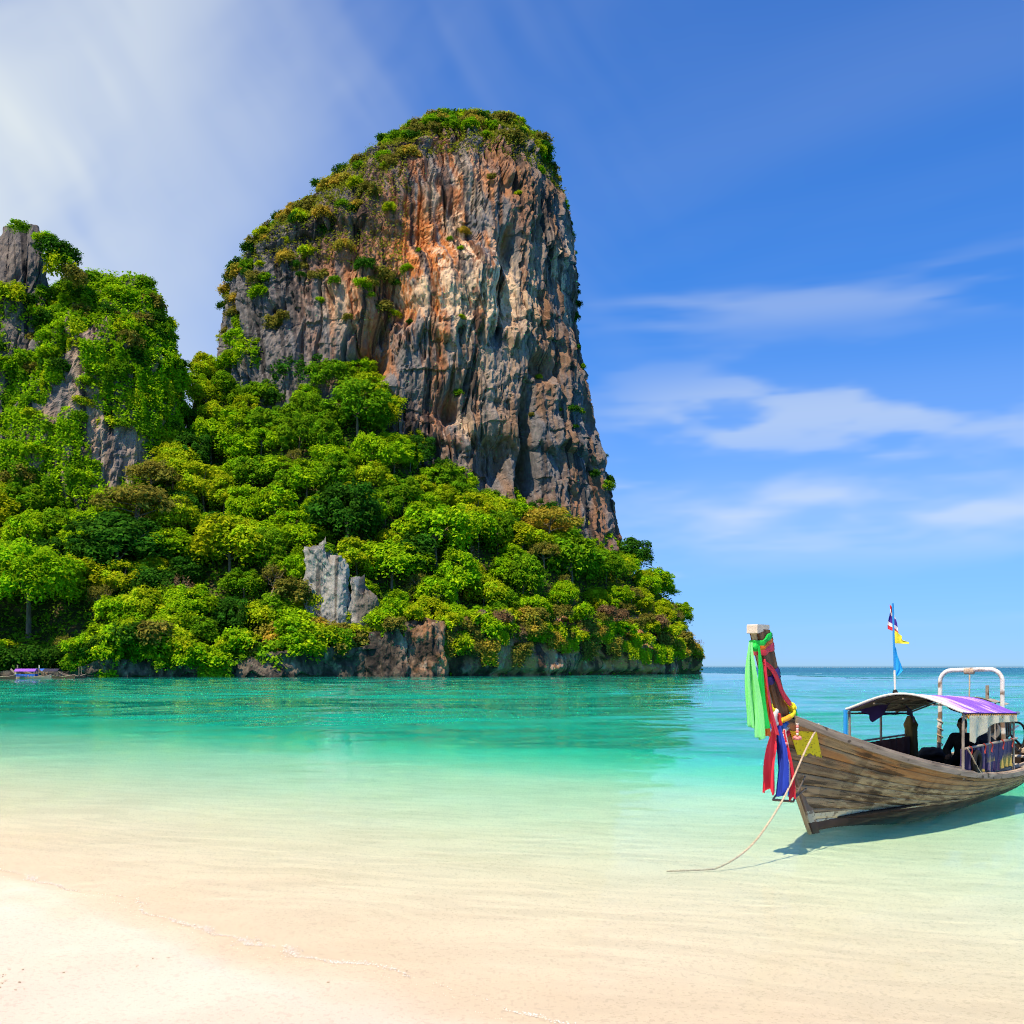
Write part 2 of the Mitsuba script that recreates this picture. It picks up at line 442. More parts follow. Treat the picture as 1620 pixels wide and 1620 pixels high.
def loft(prof, cy, dmax, wmax, nu, nz, z0, ysil, th0=-25, th1=205, expo=2.4, dpow=0.6):
    """a rock mass: sections (super-ellipses) whose outline follows the surveyed rows prof (height, left and right bearing)"""
    prof = np.asarray(prof, float)
    zs = height(prof[:, 0], ysil); o = np.argsort(zs)
    zs, xl, xr = zs[o], (bear(prof[:, 1]) * ysil)[o], (bear(prof[:, 2]) * ysil)[o]
    py_, pl_, pr_ = prof[:, 0], prof[:, 1], prof[:, 2]
    zz = np.concatenate([np.linspace(z0, zs[-1] - 5, nz - 14), zs[-1] - 5 * (1 - np.linspace(0, 1, 15)[1:]) ** 2])
    L, R = np.interp(zz, zs, xl), np.interp(zz, zs, xr)
    th = np.radians(np.linspace(th1, th0, nu))           # 180 = left, 90 = towards the camera, 0 = right
    c, s = np.cos(th), np.sin(th)
    k = (np.abs(c) ** expo + np.abs(s) ** expo) ** (-1 / expo)
    for it in range(6):
        w = np.maximum((R - L) / 2, 0.6)
        d = dmax * np.clip(w / wmax, 0, 1.2) ** dpow
        d = d * sstep(zs[-1] + 0.5, zs[-1] - 30, zz) ** 0.5 + 0.05
        X = ((L + R) / 2)[:, None] + w[:, None] * (k * c)
        Y = cy - d[:, None] * (k * s)
        Z = zz[:, None] + 0 * X
        PX = 810 + 1620 * X / Y; PY = 1055 - 1620 * (Z - CAM_H) / Y
        il, ir = PX.argmin(1), PX.argmax(1); r = np.arange(len(zz))
        tl, tr_ = np.interp(PY[r, il], py_, pl_), np.interp(PY[r, ir], py_, pr_)
        L = L + (tl - PX[r, il]) / 1620 * Y[r, il]; R = R + (tr_ - PX[r, ir]) / 1620 * Y[r, ir]
        R = np.maximum(R, L + 1.2)
    return np.stack([X, Y, Z], -1)


def displaced(P, amount):
    du, dv = np.gradient(P, axis=1), np.gradient(P, axis=0)
    n = np.cross(du, dv); n /= np.linalg.norm(n, axis=-1, keepdims=True) + 1e-9
    h = n.copy(); h[..., 2] *= 0.35
    return P + h * amount[..., None], n


def blocks(a, b, seed, soft=0.0):
    """a step field: fractured slabs, each standing proud by a random amount"""
    i, j = np.floor(a), np.floor(b)
    hsh = lambda i, j: meshkit.noise(np.stack([i * 1.0 + 0.5, j + 0.5, 0 * i + seed], -1) * 7.3, seed)
    return hsh(i, j + np.floor(3 * hsh(i, 0 * j)))


def rock_relief(P, seed, amp=1.0, over=1.0, z_ref=0.0):
    X, Y, Z = P[..., 0], P[..., 1], P[..., 2]
    u = np.cumsum(np.linalg.norm(np.diff(P[:, :, :2], axis=1, prepend=P[:, :1, :2]), axis=-1), axis=1)
    u = u - (u[:, u.shape[1] // 2] - X[:, X.shape[1] // 2])[:, None]
    q = lambda a, b, k: np.stack([u / a, Z / b, 0 * u + k], -1)
    wz = 15 * (meshkit.fbm(q(30, 60, 1.5), 3, seed) - 0.5) + 9 * (meshkit.noise(q(3.6, 40, 4.5), seed + 1) - 0.5) + 5 * (meshkit.noise(q(1.4, 20, 8), seed + 2) - 0.5)
    wu = 2.2 * (meshkit.fbm(q(7, 9, 3.5), 3, seed + 3) - 0.5) + 0.9 * (meshkit.fbm(q(1.8, 2.6, 7.5), 2, seed + 4) - 0.5)
    st_ = np.cumsum(0.6 + 0.9 * meshkit.noise(np.stack([0 * Z[:, 0], Z[:, 0] / 9, 0 * Z[:, 0]], -1), seed + 7))[:, None] * (Z[1, 0] - Z[0, 0])
    s1 = np.mod((st_ + 1.2 * wz - z_ref) / 37.0, 1.0); s2 = np.mod((st_ + 0.9 * wz) / 14.5 + 0.4 + 0.7 * meshkit.noise(q(19, 500, 3), seed + 8), 1.0)
    m1 = sstep(0.40, 0.66, meshkit.fbm(q(24, 34, 9.1), 3, seed + 5)); m2 = sstep(0.46, 0.68, meshkit.fbm(q(12, 16, 2.6), 3, seed + 6))
    d = 9 * (meshkit.fbm(q(30, 85, 0.3), 3, seed + 10) - 0.5)
    d += over * (m1 * 3.4 * ((1 - s1) ** 1.4 - 0.45) * sstep(0.0, 0.04, s1) + m2 * 1.5 * ((1 - s2) ** 1.3 - 0.4) * sstep(0.0, 0.06, s2))
    d += 1.5 * (ridged(q(9.5, 60, 3.0), seed + 20, 2) - 0.6)
    d += 1.7 * (ridged(q(2.9, 46, 6.0), seed + 24, 3) - 0.6)
    um = u + wu; zm = Z + 1.0 * wu + 0.15 * wz
    d += 2.3 * (blocks(um / 5.2, zm / 15, seed + 50) - 0.5) + 1.5 * (blocks(um / 2.3, zm / 6.5, seed + 51) - 0.5) + 0.8 * (blocks(um / 1.1, zm / 3.1, seed + 52) - 0.5)
    d += 2.5 * (meshkit.fbm(q(2.1, 9.5, 2.0), 4, seed + 28) - 0.5)
    d += 1.7 * (meshkit.fbm(q(0.9, 1.9, 5.0), 2, seed + 29) - 0.5)
    cr = np.abs(2 * meshkit.fbm(q(6.0, 40, 12.0), 3, seed + 60) - 1)
    c2 = np.abs(2 * meshkit.fbm(q(2.6, 30, 15.0), 3, seed + 63) - 1)
    d -= 1.5 * sstep(0.09, 0.0, c2) * sstep(0.35, 0.6, meshkit.fbm(q(9, 14, 16.0), 2, seed + 64))
    d -= 3.2 * sstep(0.10, 0.0, cr) * sstep(0.4, 0.6, meshkit.fbm(q(16, 20, 14.0), 2, seed + 61))
    return amp * d, u


# --- tower
TOWER = [(170, 752, 786), (182, 712, 806), (205, 668, 828), (231, 632, 846), (256, 598, 862), (290, 538, 884), (326, 496, 896), (366, 446, 905), (405, 396, 911),
         (450, 366, 915), (500, 352, 913), (560, 344, 918), (600, 337, 930), (680, 326, 944), (720, 322, 958), (800, 318, 972), (880, 316, 988), (960, 310, 998)]
TY = 348.0
TP = loft(TOWER, TY + 6, 49, 61, 600, 540, 22.0, TY)
TD, TU = rock_relief(TP, 3, 1.0, 1.0, 9.0)
zt = TP[..., 2]


def dent(px, py, Y, rx, rz, depth, pw=2):
    x0, z0 = bear(px) * Y, height(py, Y)
    r = ((TP[..., 0] - x0) / rx) ** 2 + ((TP[..., 2] - z0) / rz) ** 2
    return -depth * np.exp(-r ** (pw / 2)) * (TP[..., 1] < TY)


for a in ((580, 585, 306, 7, 4.5, 9, 3), (600, 545, 306, 5.5, 6.5, 6, 3), (782, 735, 304, 4.0, 10, 9, 3), (846, 690, 308, 2.6, 15, 9, 2), (842, 765, 306, 3.6, 9, 8, 3), (868, 574, 312, 5, 4, 6, 3),
          (720, 650, 304, 3.4, 3.4, 6, 3), (806, 395, 312, 3.4, 7, 6, 3), (800, 480, 310, 3, 9, 5, 3), (806, 720, 305, 2.4, 7, 5, 2), (640, 470, 308, 4, 12, 5, 2), (615, 470, 308, 3, 8, 4, 2),
          (690, 370, 312, 14, 13, 3.5, 3), (720, 640, 304, 12, 5, 2.5, 3)):
    TD += dent(*a)
for a in ((700, 440, 309, 17, 9, -4.5, 3), (770, 430, 309, 5, 16, -3.0, 2), (700, 560, 306, 13, 18, -3.2, 3)):
    TD += dent(*a)
TD *= (0.25 + 0.75 * sstep(np.max(zt) + 1, np.max(zt) - 26, zt))
TPD, TN = displaced(TP, TD)


def refit(P, prof):
    """keeps the outline of the displaced rock on the surveyed one: each level is moved and stretched sideways a little"""
    prof = np.asarray(prof, float); PX = 810 + 1620 * P[..., 0] / P[..., 1]; PY = 1055 - 1620 * (P[..., 2] - CAM_H) / P[..., 1]
    r = np.arange(len(P)); il, ir = PX.argmin(1), PX.argmax(1)
    gl = (np.interp(PY[r, il], prof[:, 0], prof[:, 1]) - PX[r, il]) / 1620 * P[r, il, 1]; gr = (np.interp(PY[r, ir], prof[:, 0], prof[:, 2]) - PX[r, ir]) / 1620 * P[r, ir, 1]
    k = np.hanning(31); k /= k.sum(); sm = lambda a: np.convolve(np.pad(a, 15, 'edge'), k, 'valid')
    gl, gr = sm(gl), sm(gr); xl, xr = P[r, il, 0], P[r, ir, 0]
    t = ((P[..., 0] - xl[:, None]) / np.maximum(xr - xl, 1)[:, None])
    P = P.copy(); P[..., 0] += gl[:, None] * (1 - t) + gr[:, None] * t
    return P


TPD = refit(TPD, TOWER)


def vein(p, fx, fz, k):
    return mikit.noise((p.x + 0.55 * p.y) * fx, p.z * fz, k)


def rock_paint(p, orange, cream, dark, brown):
    st = 0.6 * vein(p, 0.42, 0.035, 1.0) + 0.4 * vein(p, 1.1, 0.07, 2.0)
    fine = mikit.fbm(p.x * 1.3, p.z * 0.45, p.y * 1.3, 3)
    blot = mikit.fbm(p.x * 0.11, p.z * 0.08, p.y * 0.11, 4)
    c = mikit.mix(mi.Color3f(0.080, 0.080, 0.090), mi.Color3f(0.225, 0.215, 0.21), fine)
    c = mikit.mix(c, mikit.mix(mi.Color3f(0.125, 0.080, 0.055), mi.Color3f(0.26, 0.175, 0.115), fine), brown * mikit.smoothstep(0.34, 0.60, blot * 0.6 + st * 0.4))
    c = mikit.mix(c, mikit.mix(mi.Color3f(0.36, 0.11, 0.03), mi.Color3f(0.52, 0.22, 0.07), fine), orange * mikit.smoothstep(0.34, 0.56, 0.5 * blot + 0.5 * st))
    c = mikit.mix(c, mi.Color3f(0.66, 0.49, 0.33), cream * mikit.smoothstep(0.38, 0.60, 0.45 * vein(p, 0.35, 0.09, 7.0) + 0.55 * fine))
    k = mikit.smoothstep(0.56, 0.70, 0.65 * vein(p, 0.62, 0.028, 11.0) + 0.35 * vein(p, 1.7, 0.06, 13.0)) * (0.55 + 0.45 * mikit.smoothstep(0.35, 0.6, blot))
    c = mikit.mix(c, mi.Color3f(0.022, 0.021, 0.024), k * dark)
    return c


def spot(p, x0, z0, rx, rz):
    return dr.exp(-(dr.square((p.x - x0) / rx) + dr.square((p.z - z0) / rz)))


def tower_col(p, n, uv):
    orange = dr.clip(1.25 * spot(p, -20, 138, 17, 30) + 1.15 * spot(p, -24, 112, 12, 24) + 0.9 * spot(p, -44, 92, 7, 9) + 0.6 * spot(p, -50, 116, 12, 22) + 0.2 * spot(p, -8, 140, 10, 26)
                     + 0.75 * spot(p, -16, 75, 9, 7) + 0.14 * spot(p, 12, 120, 16, 40) + 0.3 * spot(p, 30, 50, 22, 16), 0, 1)
    cream = dr.clip(1.5 * spot(p, -14, 117, 19, 12) + 0.8 * spot(p, -18, 146, 8, 14) + 0.8 * spot(p, 17, 130, 5, 16) + 0.75 * spot(p, -14, 72, 5, 5) + 0.5 * spot(p, -50, 112, 7, 10)
                    + 0.35 * spot(p, -8, 100, 13, 22), 0, 1)
    brown = 0.40 + 0.60 * mikit.smoothstep(-20, 8, p.x)
    brown = brown * mikit.smoothstep(-82, -45, p.x)
    return rock_paint(p, orange, cream, 0.85, brown)


mat('tower_rock', proc(tower_col), rough=0.9, spec=0.15)
struct('limestone_cliff', tm(TPD.reshape(-1, 3), grid_faces(*TPD.shape[:2])[:, ::-1]), 'tower_rock', smooth=False)

# --- left massif: the vegetated hump and, behind it, the grey pinnacle
HUMP = [(412, 160, 195), (420, 140, 212), (440, 115, 232), (480, 85, 252), (540, 40, 268), (600, 0, 286), (660, -60, 292), (720, -120, 290), (800, -180, 292), (860, -200, 296), (960, -200, 300)]
HP = loft(HUMP, 292, 24, 38, 330, 260, 8.0, 282.0)
HD, _ = rock_relief(HP, 51, 0.8, 1.3)
HPD, HN = displaced(HP, HD)
HPD = refit(HPD, HUMP)
PINN = [(350, 12, 52), (356, 6, 60), (380, -2, 68), (420, -20, 74), (470, -40, 80), (520, -70, 96), (600, -160, 120), (800, -260, 140)]
PP = loft(PINN, 288, 20, 30, 230, 190, 30.0, 285.0)
PD, _ = rock_relief(PP, 77, 0.6, 0.8)
PPD, PN = displaced(PP, PD)
PPD = refit(PPD, PINN)


def left_col(p, n, uv):
    return rock_paint(p, 0.15 * mikit.smoothstep(0.45, 0.7, mikit.noise(p.x * 0.08, p.z * 0.05, 3.0)), 0.25, 0.8, 0.12)


mat('left_rock', proc(left_col), rough=0.9, spec=0.15)
struct('cliff_face', tm(HPD.reshape(-1, 3), grid_faces(*HPD.shape[:2])[:, ::-1]), 'left_rock', smooth=False)
mat('peak_rock', proc(lambda p, n, uv: rock_paint(p, 0.0, 0.12, 0.9, 0.05) * 0.72), rough=0.9, spec=0.15)
struct('rock_peak', tm(PPD.reshape(-1, 3), grid_faces(*PPD.shape[:2])[:, ::-1]), 'peak_rock', smooth=False)


# --- sea cliff along the water
def build_sea_cliff():
    px = np.concatenate([np.linspace(-200, 1090, 760), np.linspace(1092, 1104, 16)])
    Y = np.interp(px, SH_PX, SH_Y)
    path = np.stack([bear(px) * Y, Y], -1)
    tip = path[-1]
    back = tip + np.array([[1.5, 2.0], [2.2, 5.0], [1.6, 9.0], [-1.5, 14.0], [-8, 24], [-20, 40]])
    path = np.vstack([path, np.stack([np.interp(np.linspace(0, 6, 70)[1:], np.arange(7), np.r_[tip[i], back[:, i]]) for i in (0, 1)], -1)])
    s = np.concatenate([[0], np.cumsum(np.linalg.norm(np.diff(path, axis=0), axis=1))])
    n0 = int(s[-1] / 0.34); ss = np.linspace(0, s[-1], n0)
    path = np.stack([np.interp(ss, s, path[:, i]) for i in (0, 1)], -1)
    sm = lambda a: np.convolve(np.pad(a, 20, 'edge'), np.ones(41) / 41, 'valid')
    path = np.stack([sm(path[:, 0]), sm(path[:, 1])], -1)
    t = np.gradient(path, axis=0); t /= np.linalg.norm(t, axis=1, keepdims=True)
    out = np.stack([t[:, 1], -t[:, 0]], -1)
    pxs = 810 + 1620 * path[:, 0] / path[:, 1]
    H = np.interp(pxs, SH_PX, WALL_H)
    H = H * (0.62 + 0.76 * meshkit.fbm(np.stack([ss / 9, 0 * ss, 0 * ss], -1), 3, 31))
    v = np.linspace(0, 1, 64)
    Z = -3.0 + (H[:, None] + 3.0 + 0.6) * v
    q = lambda a, b, k: np.stack([ss[:, None] / a + 0 * Z, Z / b, 0 * Z + k], -1)
    prof = -(0.8 + 2.4 * meshkit.noise(q(7, 900, 11), 21)) * np.exp(-((Z - 0.2) / 1.2) ** 2) * sstep(500, 760, pxs)[:, None] - 0.22 * np.maximum(Z - 5, 0) - 0.4
    d = prof + 8.5 * (meshkit.fbm(q(15, 19, 1), 4, 5) - 0.55) + 0.5 * (ridged(q(5.6, 9, 2), 8, 3) - 0.6) + 2.4 * (meshkit.fbm(q(2.4, 3.2, 3), 4, 9) - 0.5) + 1.3 * (blocks(ss[:, None] / 3.1 + 1.2 * meshkit.noise(q(3, 3, 8), 3), Z / 4.3 + meshkit.noise(q(3, 3, 9), 4), 5) - .5)
    w = 3.0 * (meshkit.noise(q(2.2, 30, 7), 4) - 0.5)
    saw = np.mod((Z + w) / 5.0, 1)
    d += 1.7 * ((1 - saw) ** 1.3 - 0.4) * sstep(0, 0.08, saw) * sstep(0.35, 0.6, meshkit.fbm(q(9, 8, 5), 3, 14))
    P = np.stack([path[:, :1] + out[:, :1] * d, path[:, 1:] + out[:, 1:] * d, Z], -1)
    return tm(P.reshape(-1, 3), grid_faces(*P.shape[:2]))


def sea_cliff_col(p, n, uv):
    fine = mikit.fbm(p.x * 1.1, p.z * 0.5, p.y * 1.1, 4)
    st = 0.6 * mikit.fbm(p.x * 0.2, p.z * 0.12, p.y * 0.2, 3) + 0.4 * vein(p, 1.4, 0.16, 2.0)
    right = mikit.smoothstep(-30, 0, p.x)
    c = mikit.mix(mi.Color3f(0.040, 0.034, 0.029), mi.Color3f(0.15, 0.125, 0.10), mikit.smoothstep(.3, .7, fine))
    c = mikit.mix(c, mikit.mix(mi.Color3f(0.24, 0.110, 0.052), mi.Color3f(0.56, 0.31, 0.165), fine), right * mikit.smoothstep(0.30, 0.52, st))
    c = mikit.mix(c, mi.Color3f(0.56, 0.25, 0.09), right * mikit.smoothstep(0.52, 0.66, mikit.fbm(p.x * 0.2, p.z * 0.3, 4.0, 3)))
    c = mikit.mix(c, mi.Color3f(0.50, 0.42, 0.34), mikit.smoothstep(0.62, 0.78, mikit.fbm(p.x * 0.6, p.z * 0.4, p.y * 0.6, 3)) * 0.45)
    c = mikit.mix(c, mi.Color3f(0.020, 0.018, 0.017), mikit.smoothstep(0.50, 0.66, mikit.fbm(p.x * 0.28, p.z * 0.16, p.y * 0.28, 4)) * 0.85)
    wet = mikit.smoothstep(2.0, 0.5, p.z + 1.8 * mikit.noise(p.x * 0.5, p.y * 0.5))
    return mikit.mix(c, mi.Color3f(0.028, 0.026, 0.022), wet * 0.85)


mat('sea_rock', proc(sea_cliff_col), rough=0.85, spec=0.2)
struct('sea_cliff', build_sea_cliff(), 'sea_rock', smooth=False)


# --- single rocks
def rock_block(cx, cy, z0, top, w, d, seed, name, label, matk, lean=0.0, slope=0.0, nu=190, nz=150, amp=1.0, ragged=4.0):
    """a limestone block: irregular outline, slabs and cracks down its sides, a jagged top"""
    th = np.radians(np.linspace(-180, 180, nu)); v = np.linspace(0, 1, nz)
    ring = lambda f, k, o=3: meshkit.fbm(np.stack([np.cos(th) * f + 5, np.sin(th) * f + 5, 0 * th + k], -1), o, seed)
    k = (np.abs(np.cos(th)) ** 2.6 + np.abs(np.sin(th)) ** 2.6) ** (-1 / 2.6) * (0.72 + 0.56 * ring(1.1, seed))
    zt_ = top + ragged * 2.0 * (ring(2.2, 1.5 + seed) - 0.5) + 0.5 * ragged * (np.floor(ring(3.5, 3.3 + seed, 2) * 5) / 5 - 0.5)
    zt_ = zt_ - slope * w * np.cos(th)
    Z = z0 + (zt_[None] - z0) * np.minimum(v / 0.80, 1)[:, None]
    cap = np.where(v < 0.80, 1.0, 1 - ((v - 0.80) / 0.20) ** 1.1)
    tap = 1.10 - 0.30 * v ** 1.5
    sc = (cap * tap)[:, None]
    X = cx + w / 2 * k * np.cos(th) * sc + lean * (Z - z0)
    Y = cy + d / 2 * k * np.sin(th) * sc
    Z = Z + ((1 - cap) * 1.2)[:, None] * (meshkit.fbm(np.stack([X * .9, Y * .9, 0 * X + seed], -1), 3, seed) * 2.4 - 0.6)
    q = lambda a, b, kk: np.stack([np.cos(th)[None] * w / 2 / a + 0 * Z, Z / b, np.sin(th)[None] * d / 2 / a + kk + 0 * Z], -1)
    u = th[None] * (w + d) / 4 + 0 * Z + 1.1 * (meshkit.fbm(q(2, 4, 9), 3, seed) - .5)
    disp = 0.7 * (blocks(u / 2.6, (Z + 1.1 * u) / 4.5, seed) - .5) + 3.4 * (meshkit.fbm(q(3.2, 5, 1), 4, seed + 8) - 0.5) + 1.3 * (meshkit.fbm(q(.9, 1.3, 6), 3, seed + 9) - 0.5) + 0.8 * (ridged(q(1.4, 5, 3), seed + 4, 3) - 0.6)
    P = np.stack([X, Y, Z], -1) + np.stack([np.cos(th)[None] + 0 * Z, np.sin(th)[None] + 0 * Z, 0 * Z], -1) * (disp * amp * np.minimum(1, cap + 0.15)[:, None])[..., None]
    return tag(obj(name, tm(P.reshape(-1, 3), grid_faces(nz, nu)), matk, None, smooth=False), label, 'rock')


def pale_col(p, n, uv):
    f = mikit.fbm(p.x * 0.9, p.z * 0.35, p.y * 0.9, 4)
    c = mikit.mix(mi.Color3f(0.20, 0.20, 0.20), mi.Color3f(0.42, 0.42, 0.39), f)
    k = mikit.smoothstep(0.58, 0.74, mikit.noise(p.x * 0.9, p.z * 0.06, 5.0))
    return mikit.mix(c, mi.Color3f(0.10, 0.085, 0.07), k * 0.8)


mat('pale_rock', proc(pale_col), rough=0.9, spec=0.15)


def at(px, py, Y):
    return V(float(bear(px)) * Y, Y, float(height(py, Y)))


o = at(517, 985, 240)
rock_block(o[0], 243, 6.0, 29.0, 10.0, 8, 3, 'rock', 'tall pale grey rock with a ragged top standing out of the jungle', 'pale_rock', lean=-0.03, slope=0.17)
o = at(574, 985, 240)
rock_block(o[0], 243.5, 5.0, 20.5, 7.6, 7, 8, 'rock', 'shorter jagged grey rock leaning on the right of the tall pale rock', 'pale_rock', ragged=4.5, slope=0.25)
o = at(610, 1060, 233)
rock_block(o[0], 237, -2.0, 10.5, 9.5, 9, 12, 'rock', 'left of two dark cracked rock blocks standing at the waterline', 'sea_rock')
o = at(668, 1060, 237)
rock_block(o[0], 240, -2.0, 12.0, 9.4, 9, 15, 'rock', 'right of two dark cracked rock blocks standing at the waterline', 'sea_rock')
o = at(990, 915, 326)
rock_block(o[0], 327, 22.0, 34.0, 4.2, 3.5, 21, 'rock', 'small grey rock spike poking out of the bushes right of the big cliff', 'pale_rock', ragged=4, nu=90, nz=70)
# ------------------------------------------------------------------ trees, shrubs, undergrowth
RNG = np.random.default_rng(7)
scene['leaf_mat'] = {'type': 'principledthin', 'base_color': VCOL, 'roughness': 0.55, 'diff_trans': 0.75, 'eta': 1.3}


def bark_col(p, n, uv):
    return mikit.mix(mi.Color3f(0.10, 0.075, 0.05), mi.Color3f(0.26, 0.22, 0.17), mikit.fbm(p.x * 2, p.y * 2, p.z * 0.7, 3))


mat('bark_mat', proc(bark_col), rough=0.9, spec=0.1)
# leaf colours: (dark, light) pairs; what the plant has, not how it is lit
GREENS = {'bright': ((0.125, 0.330, 0.006), (0.440, 0.700, 0.012)), 'lime': ((0.230, 0.380, 0.006), (0.560, 0.690, 0.018)), 'mid': ((0.065, 0.215, 0.008), (0.250, 0.480, 0.012)),
          'dark': ((0.014, 0.075, 0.008), (0.070, 0.230, 0.016)), 'olive': ((0.120, 0.140, 0.022), (0.320, 0.310, 0.050)), 'brown': ((0.170, 0.110, 0.055), (0.340, 0.230, 0.120)),
          'gold': ((0.280, 0.230, 0.020), (0.520, 0.440, 0.060))}


def leaves(c, nrm, size, rng, colors, flat=0.5):
    """one bent leaf spray (two triangles) per centre; nrm = the way each faces"""
    n = len(c)
    d = nrm + flat * rng.normal(size=(n, 3)); d /= np.linalg.norm(d, axis=1, keepdims=True)
    a = np.cross(d, rng.normal(size=(n, 3))); a /= np.linalg.norm(a, axis=1, keepdims=True)
    b = np.cross(d, a)
    s = size * rng.uniform(0.6, 1.35, n)[:, None]
    dr_ = -0.25 * s * d
    v = np.stack([c + a * s + dr_, c + b * s * 0.55, c - a * s + dr_, c - b * s * 0.55], 1).reshape(-1, 3)
    i = np.arange(n)[:, None] * 4
    f = np.vstack([i + [0, 1, 3], i + [1, 2, 3]])
    t = np.clip(rng.beta(1.6, 1.6, n), 0, 1)[:, None]
    col = np.asarray(colors[0]) * (1 - t) + np.asarray(colors[1]) * t
    col = col * rng.uniform(0.82, 1.15, (n, 1))
    return v, f, np.repeat(col, 4, axis=0)


def shell_points(n, rng, lo=-0.35):
    d = rng.normal(size=(n * 3, 3)); d /= np.linalg.norm(d, axis=1, keepdims=True)
    d = d[d[:, 2] > lo][:n]
    return d


def crown(seed, R, Hc, lobes, lobe_r, per, size, colors, up=0.5, z0=0.0, lo=-0.45, drape=0.0, ragged=0.25):
    """foliage in many small flattened clumps scattered over an uneven dome of radius R and height Hc whose base is at z0"""
    rng = np.random.default_rng(seed)
    vs, fs, cs, at_ = [], [], [], 0
    C, D = [], []
    off = rng.uniform(0, 50, 3)
    while len(C) < lobes:
        d = unit(rng.normal(size=3))
        if d[2] < -0.30 or any(d @ e > 1 - 0.55 / lobes ** 0.9 for e in D):
            continue
        sw = 0.62 + 0.75 * float(meshkit.fbm(d * 1.25 + off, 3, seed))           # limbs reach out unevenly
        q = sw * rng.uniform(0.80, 1.0) * (1.0 if rng.random() < .8 else .6)
        D.append(d); C.append((R * q * d[0], R * q * d[1], z0 + Hc * (0.40 + 0.52 * q * d[2])))
    for d0, c in zip(D, C):
        rr = lobe_r * R * rng.uniform(0.6, 1.45)
        m = int(per * (rr / (lobe_r * R)) ** 1.6)
        d = shell_points(m, rng, lo); m = len(d)
        rad = rr * (1 - ragged * rng.uniform(0, 1, m) ** 1.4 + 0.35 * ragged * rng.normal(size=m).clip(-1, 2))
        sx, sy = rng.uniform(.8, 1.35), rng.uniform(.8, 1.35)
        p = np.array(c) + d * rad[:, None] * [sx, sy, rng.uniform(.62, 1.0)]
        p[:, 2] -= 0.18 * rr * (np.hypot(d[:, 0], d[:, 1])) ** 2
        if drape:
            m2 = rng.random(m) < 0.40 * (d0[2] < .6)
            p[:, 2] -= drape * m2 * rng.uniform(0, 1, m) ** 1.6 * Hc * .8
        tone = rng.uniform(0.72, 1.25)
        v, f, col = leaves(p, d * 0.55 + d0 * .25 + [0, 0, up], size, rng, colors)
        vs.append(v); fs.append(f + at_); cs.append(col * tone * [rng.uniform(.85, 1.2), 1, 1]); at_ += len(v)
    return tm(np.vstack(vs), np.vstack(fs)), np.vstack(cs), np.array(C)


def trunk_mesh(seed, h, r, C, z0, nb=6):
    rng = np.random.default_rng(seed)
    top = V(rng.uniform(-.4, .4), rng.uniform(-.4, .4), h)
    parts = [tube(spline([V(0, 0, -1.5), V(rng.uniform(-.2, .2), rng.uniform(-.2, .2), h * .4), top], 6), np.linspace(r, r * .55, 6), 7)]
    for c in C[:: max(1, len(C) // nb)]:
        b = top * rng.uniform(0.55, 0.95); b[2] = h * rng.uniform(0.55, 0.97)
        c = np.asarray(c)
        parts.append(tube(spline([b, (b + c) / 2 + V(0, 0, rng.uniform(-.3, .5)), c], 5), np.linspace(r * .42, r * .12, 5), 5))
    return join(parts)


PROTO = {}


def proto(name, crown_args, trunk_h, trunk_r, seed, twigs=False):
    m, col, C = crown(seed, **crown_args)
    tr = trunk_mesh(seed + 1, trunk_h, trunk_r, C, crown_args.get('z0', 0), 7)
    scene['proto_' + name] = {'type': 'shapegroup', 'trunk': mikit.ply(tr, 'bark_mat', smooth=True), 'crown': mikit.ply(m, 'leaf_mat', color=col)}
    PROTO[name] = True


def dome(R, Hc, colors, lobes=46, lobe_r=0.235, per=125, size=0.385, z0=2.5, up=0.75, lo=-0.25, drape=0.25, ragged=0.4):
    return dict(R=R, Hc=Hc, lobes=lobes, lobe_r=lobe_r, per=per, size=size, colors=colors, up=up, z0=z0, lo=lo, drape=drape, ragged=ragged)


for i, cn in enumerate(('bright', 'lime', 'mid', 'dark')):
    g = GREENS[cn]
    proto(f'dome_{cn}', dome(5.6, 8.5, g, drape=0.40, lobes=50), 6, .32, 100 + i)
    proto(f'loose_{cn}', dome(5.2, 9.5, g, lobes=34, lobe_r=0.25, per=150, ragged=0.6, z0=3.0), 8, .3, 140 + i)
for i, cn in enumerate(('olive', 'brown', 'gold')):
    proto(f'umbrella_{cn}', dome(5.8, 5.0, GREENS[cn], lobes=40, lobe_r=0.21, per=64, size=.36, z0=5.0, drape=0.0, ragged=0.6), 7.5, .28, 180 + i)


proto('spread_bright', dome(11.0, 13.0, GREENS['bright'], lobes=110, lobe_r=0.15, per=170, size=.40, z0=5.0, drape=0.2, ragged=0.5), 13, .55, 171)
# bare twiggy trees: branches that fork down to twigs, a few dry leaves
def twig_tree(seed, R, H, colors, nleaf):
    rng = np.random.default_rng(seed); segs, tips = [], []

    def grow(p, d, L, r, lev):
        q = p + d * L
        mid = (p + q) / 2 + rng.normal(size=3) * L * 0.07
        segs.append(tube([p, mid, q], [r, r * .85, r * .65], 5 if lev < 2 else 3, caps=False))
        if lev == 5:
            tips.append(q); return
        for _ in range(3 if lev < 4 else 2):
            e = unit(d + rng.normal(size=3) * 0.62 + V(0, 0, 0.12))
            grow(q, e, L * rng.uniform(0.62, 0.85), r * .62, lev + 1)
    grow(V(0, 0, -1), unit(V(.1, 0, 1)), H * .32, .30, 0)
    tips = np.array(tips)
    c = tips[rng.integers(0, len(tips), nleaf)] + rng.normal(size=(nleaf, 3)) * .35
    v, f, col = leaves(c, rng.normal(size=(nleaf, 3)) * .4 + [0, 0, .6], .26, rng, colors)
    return join(segs), tm(v, f), col


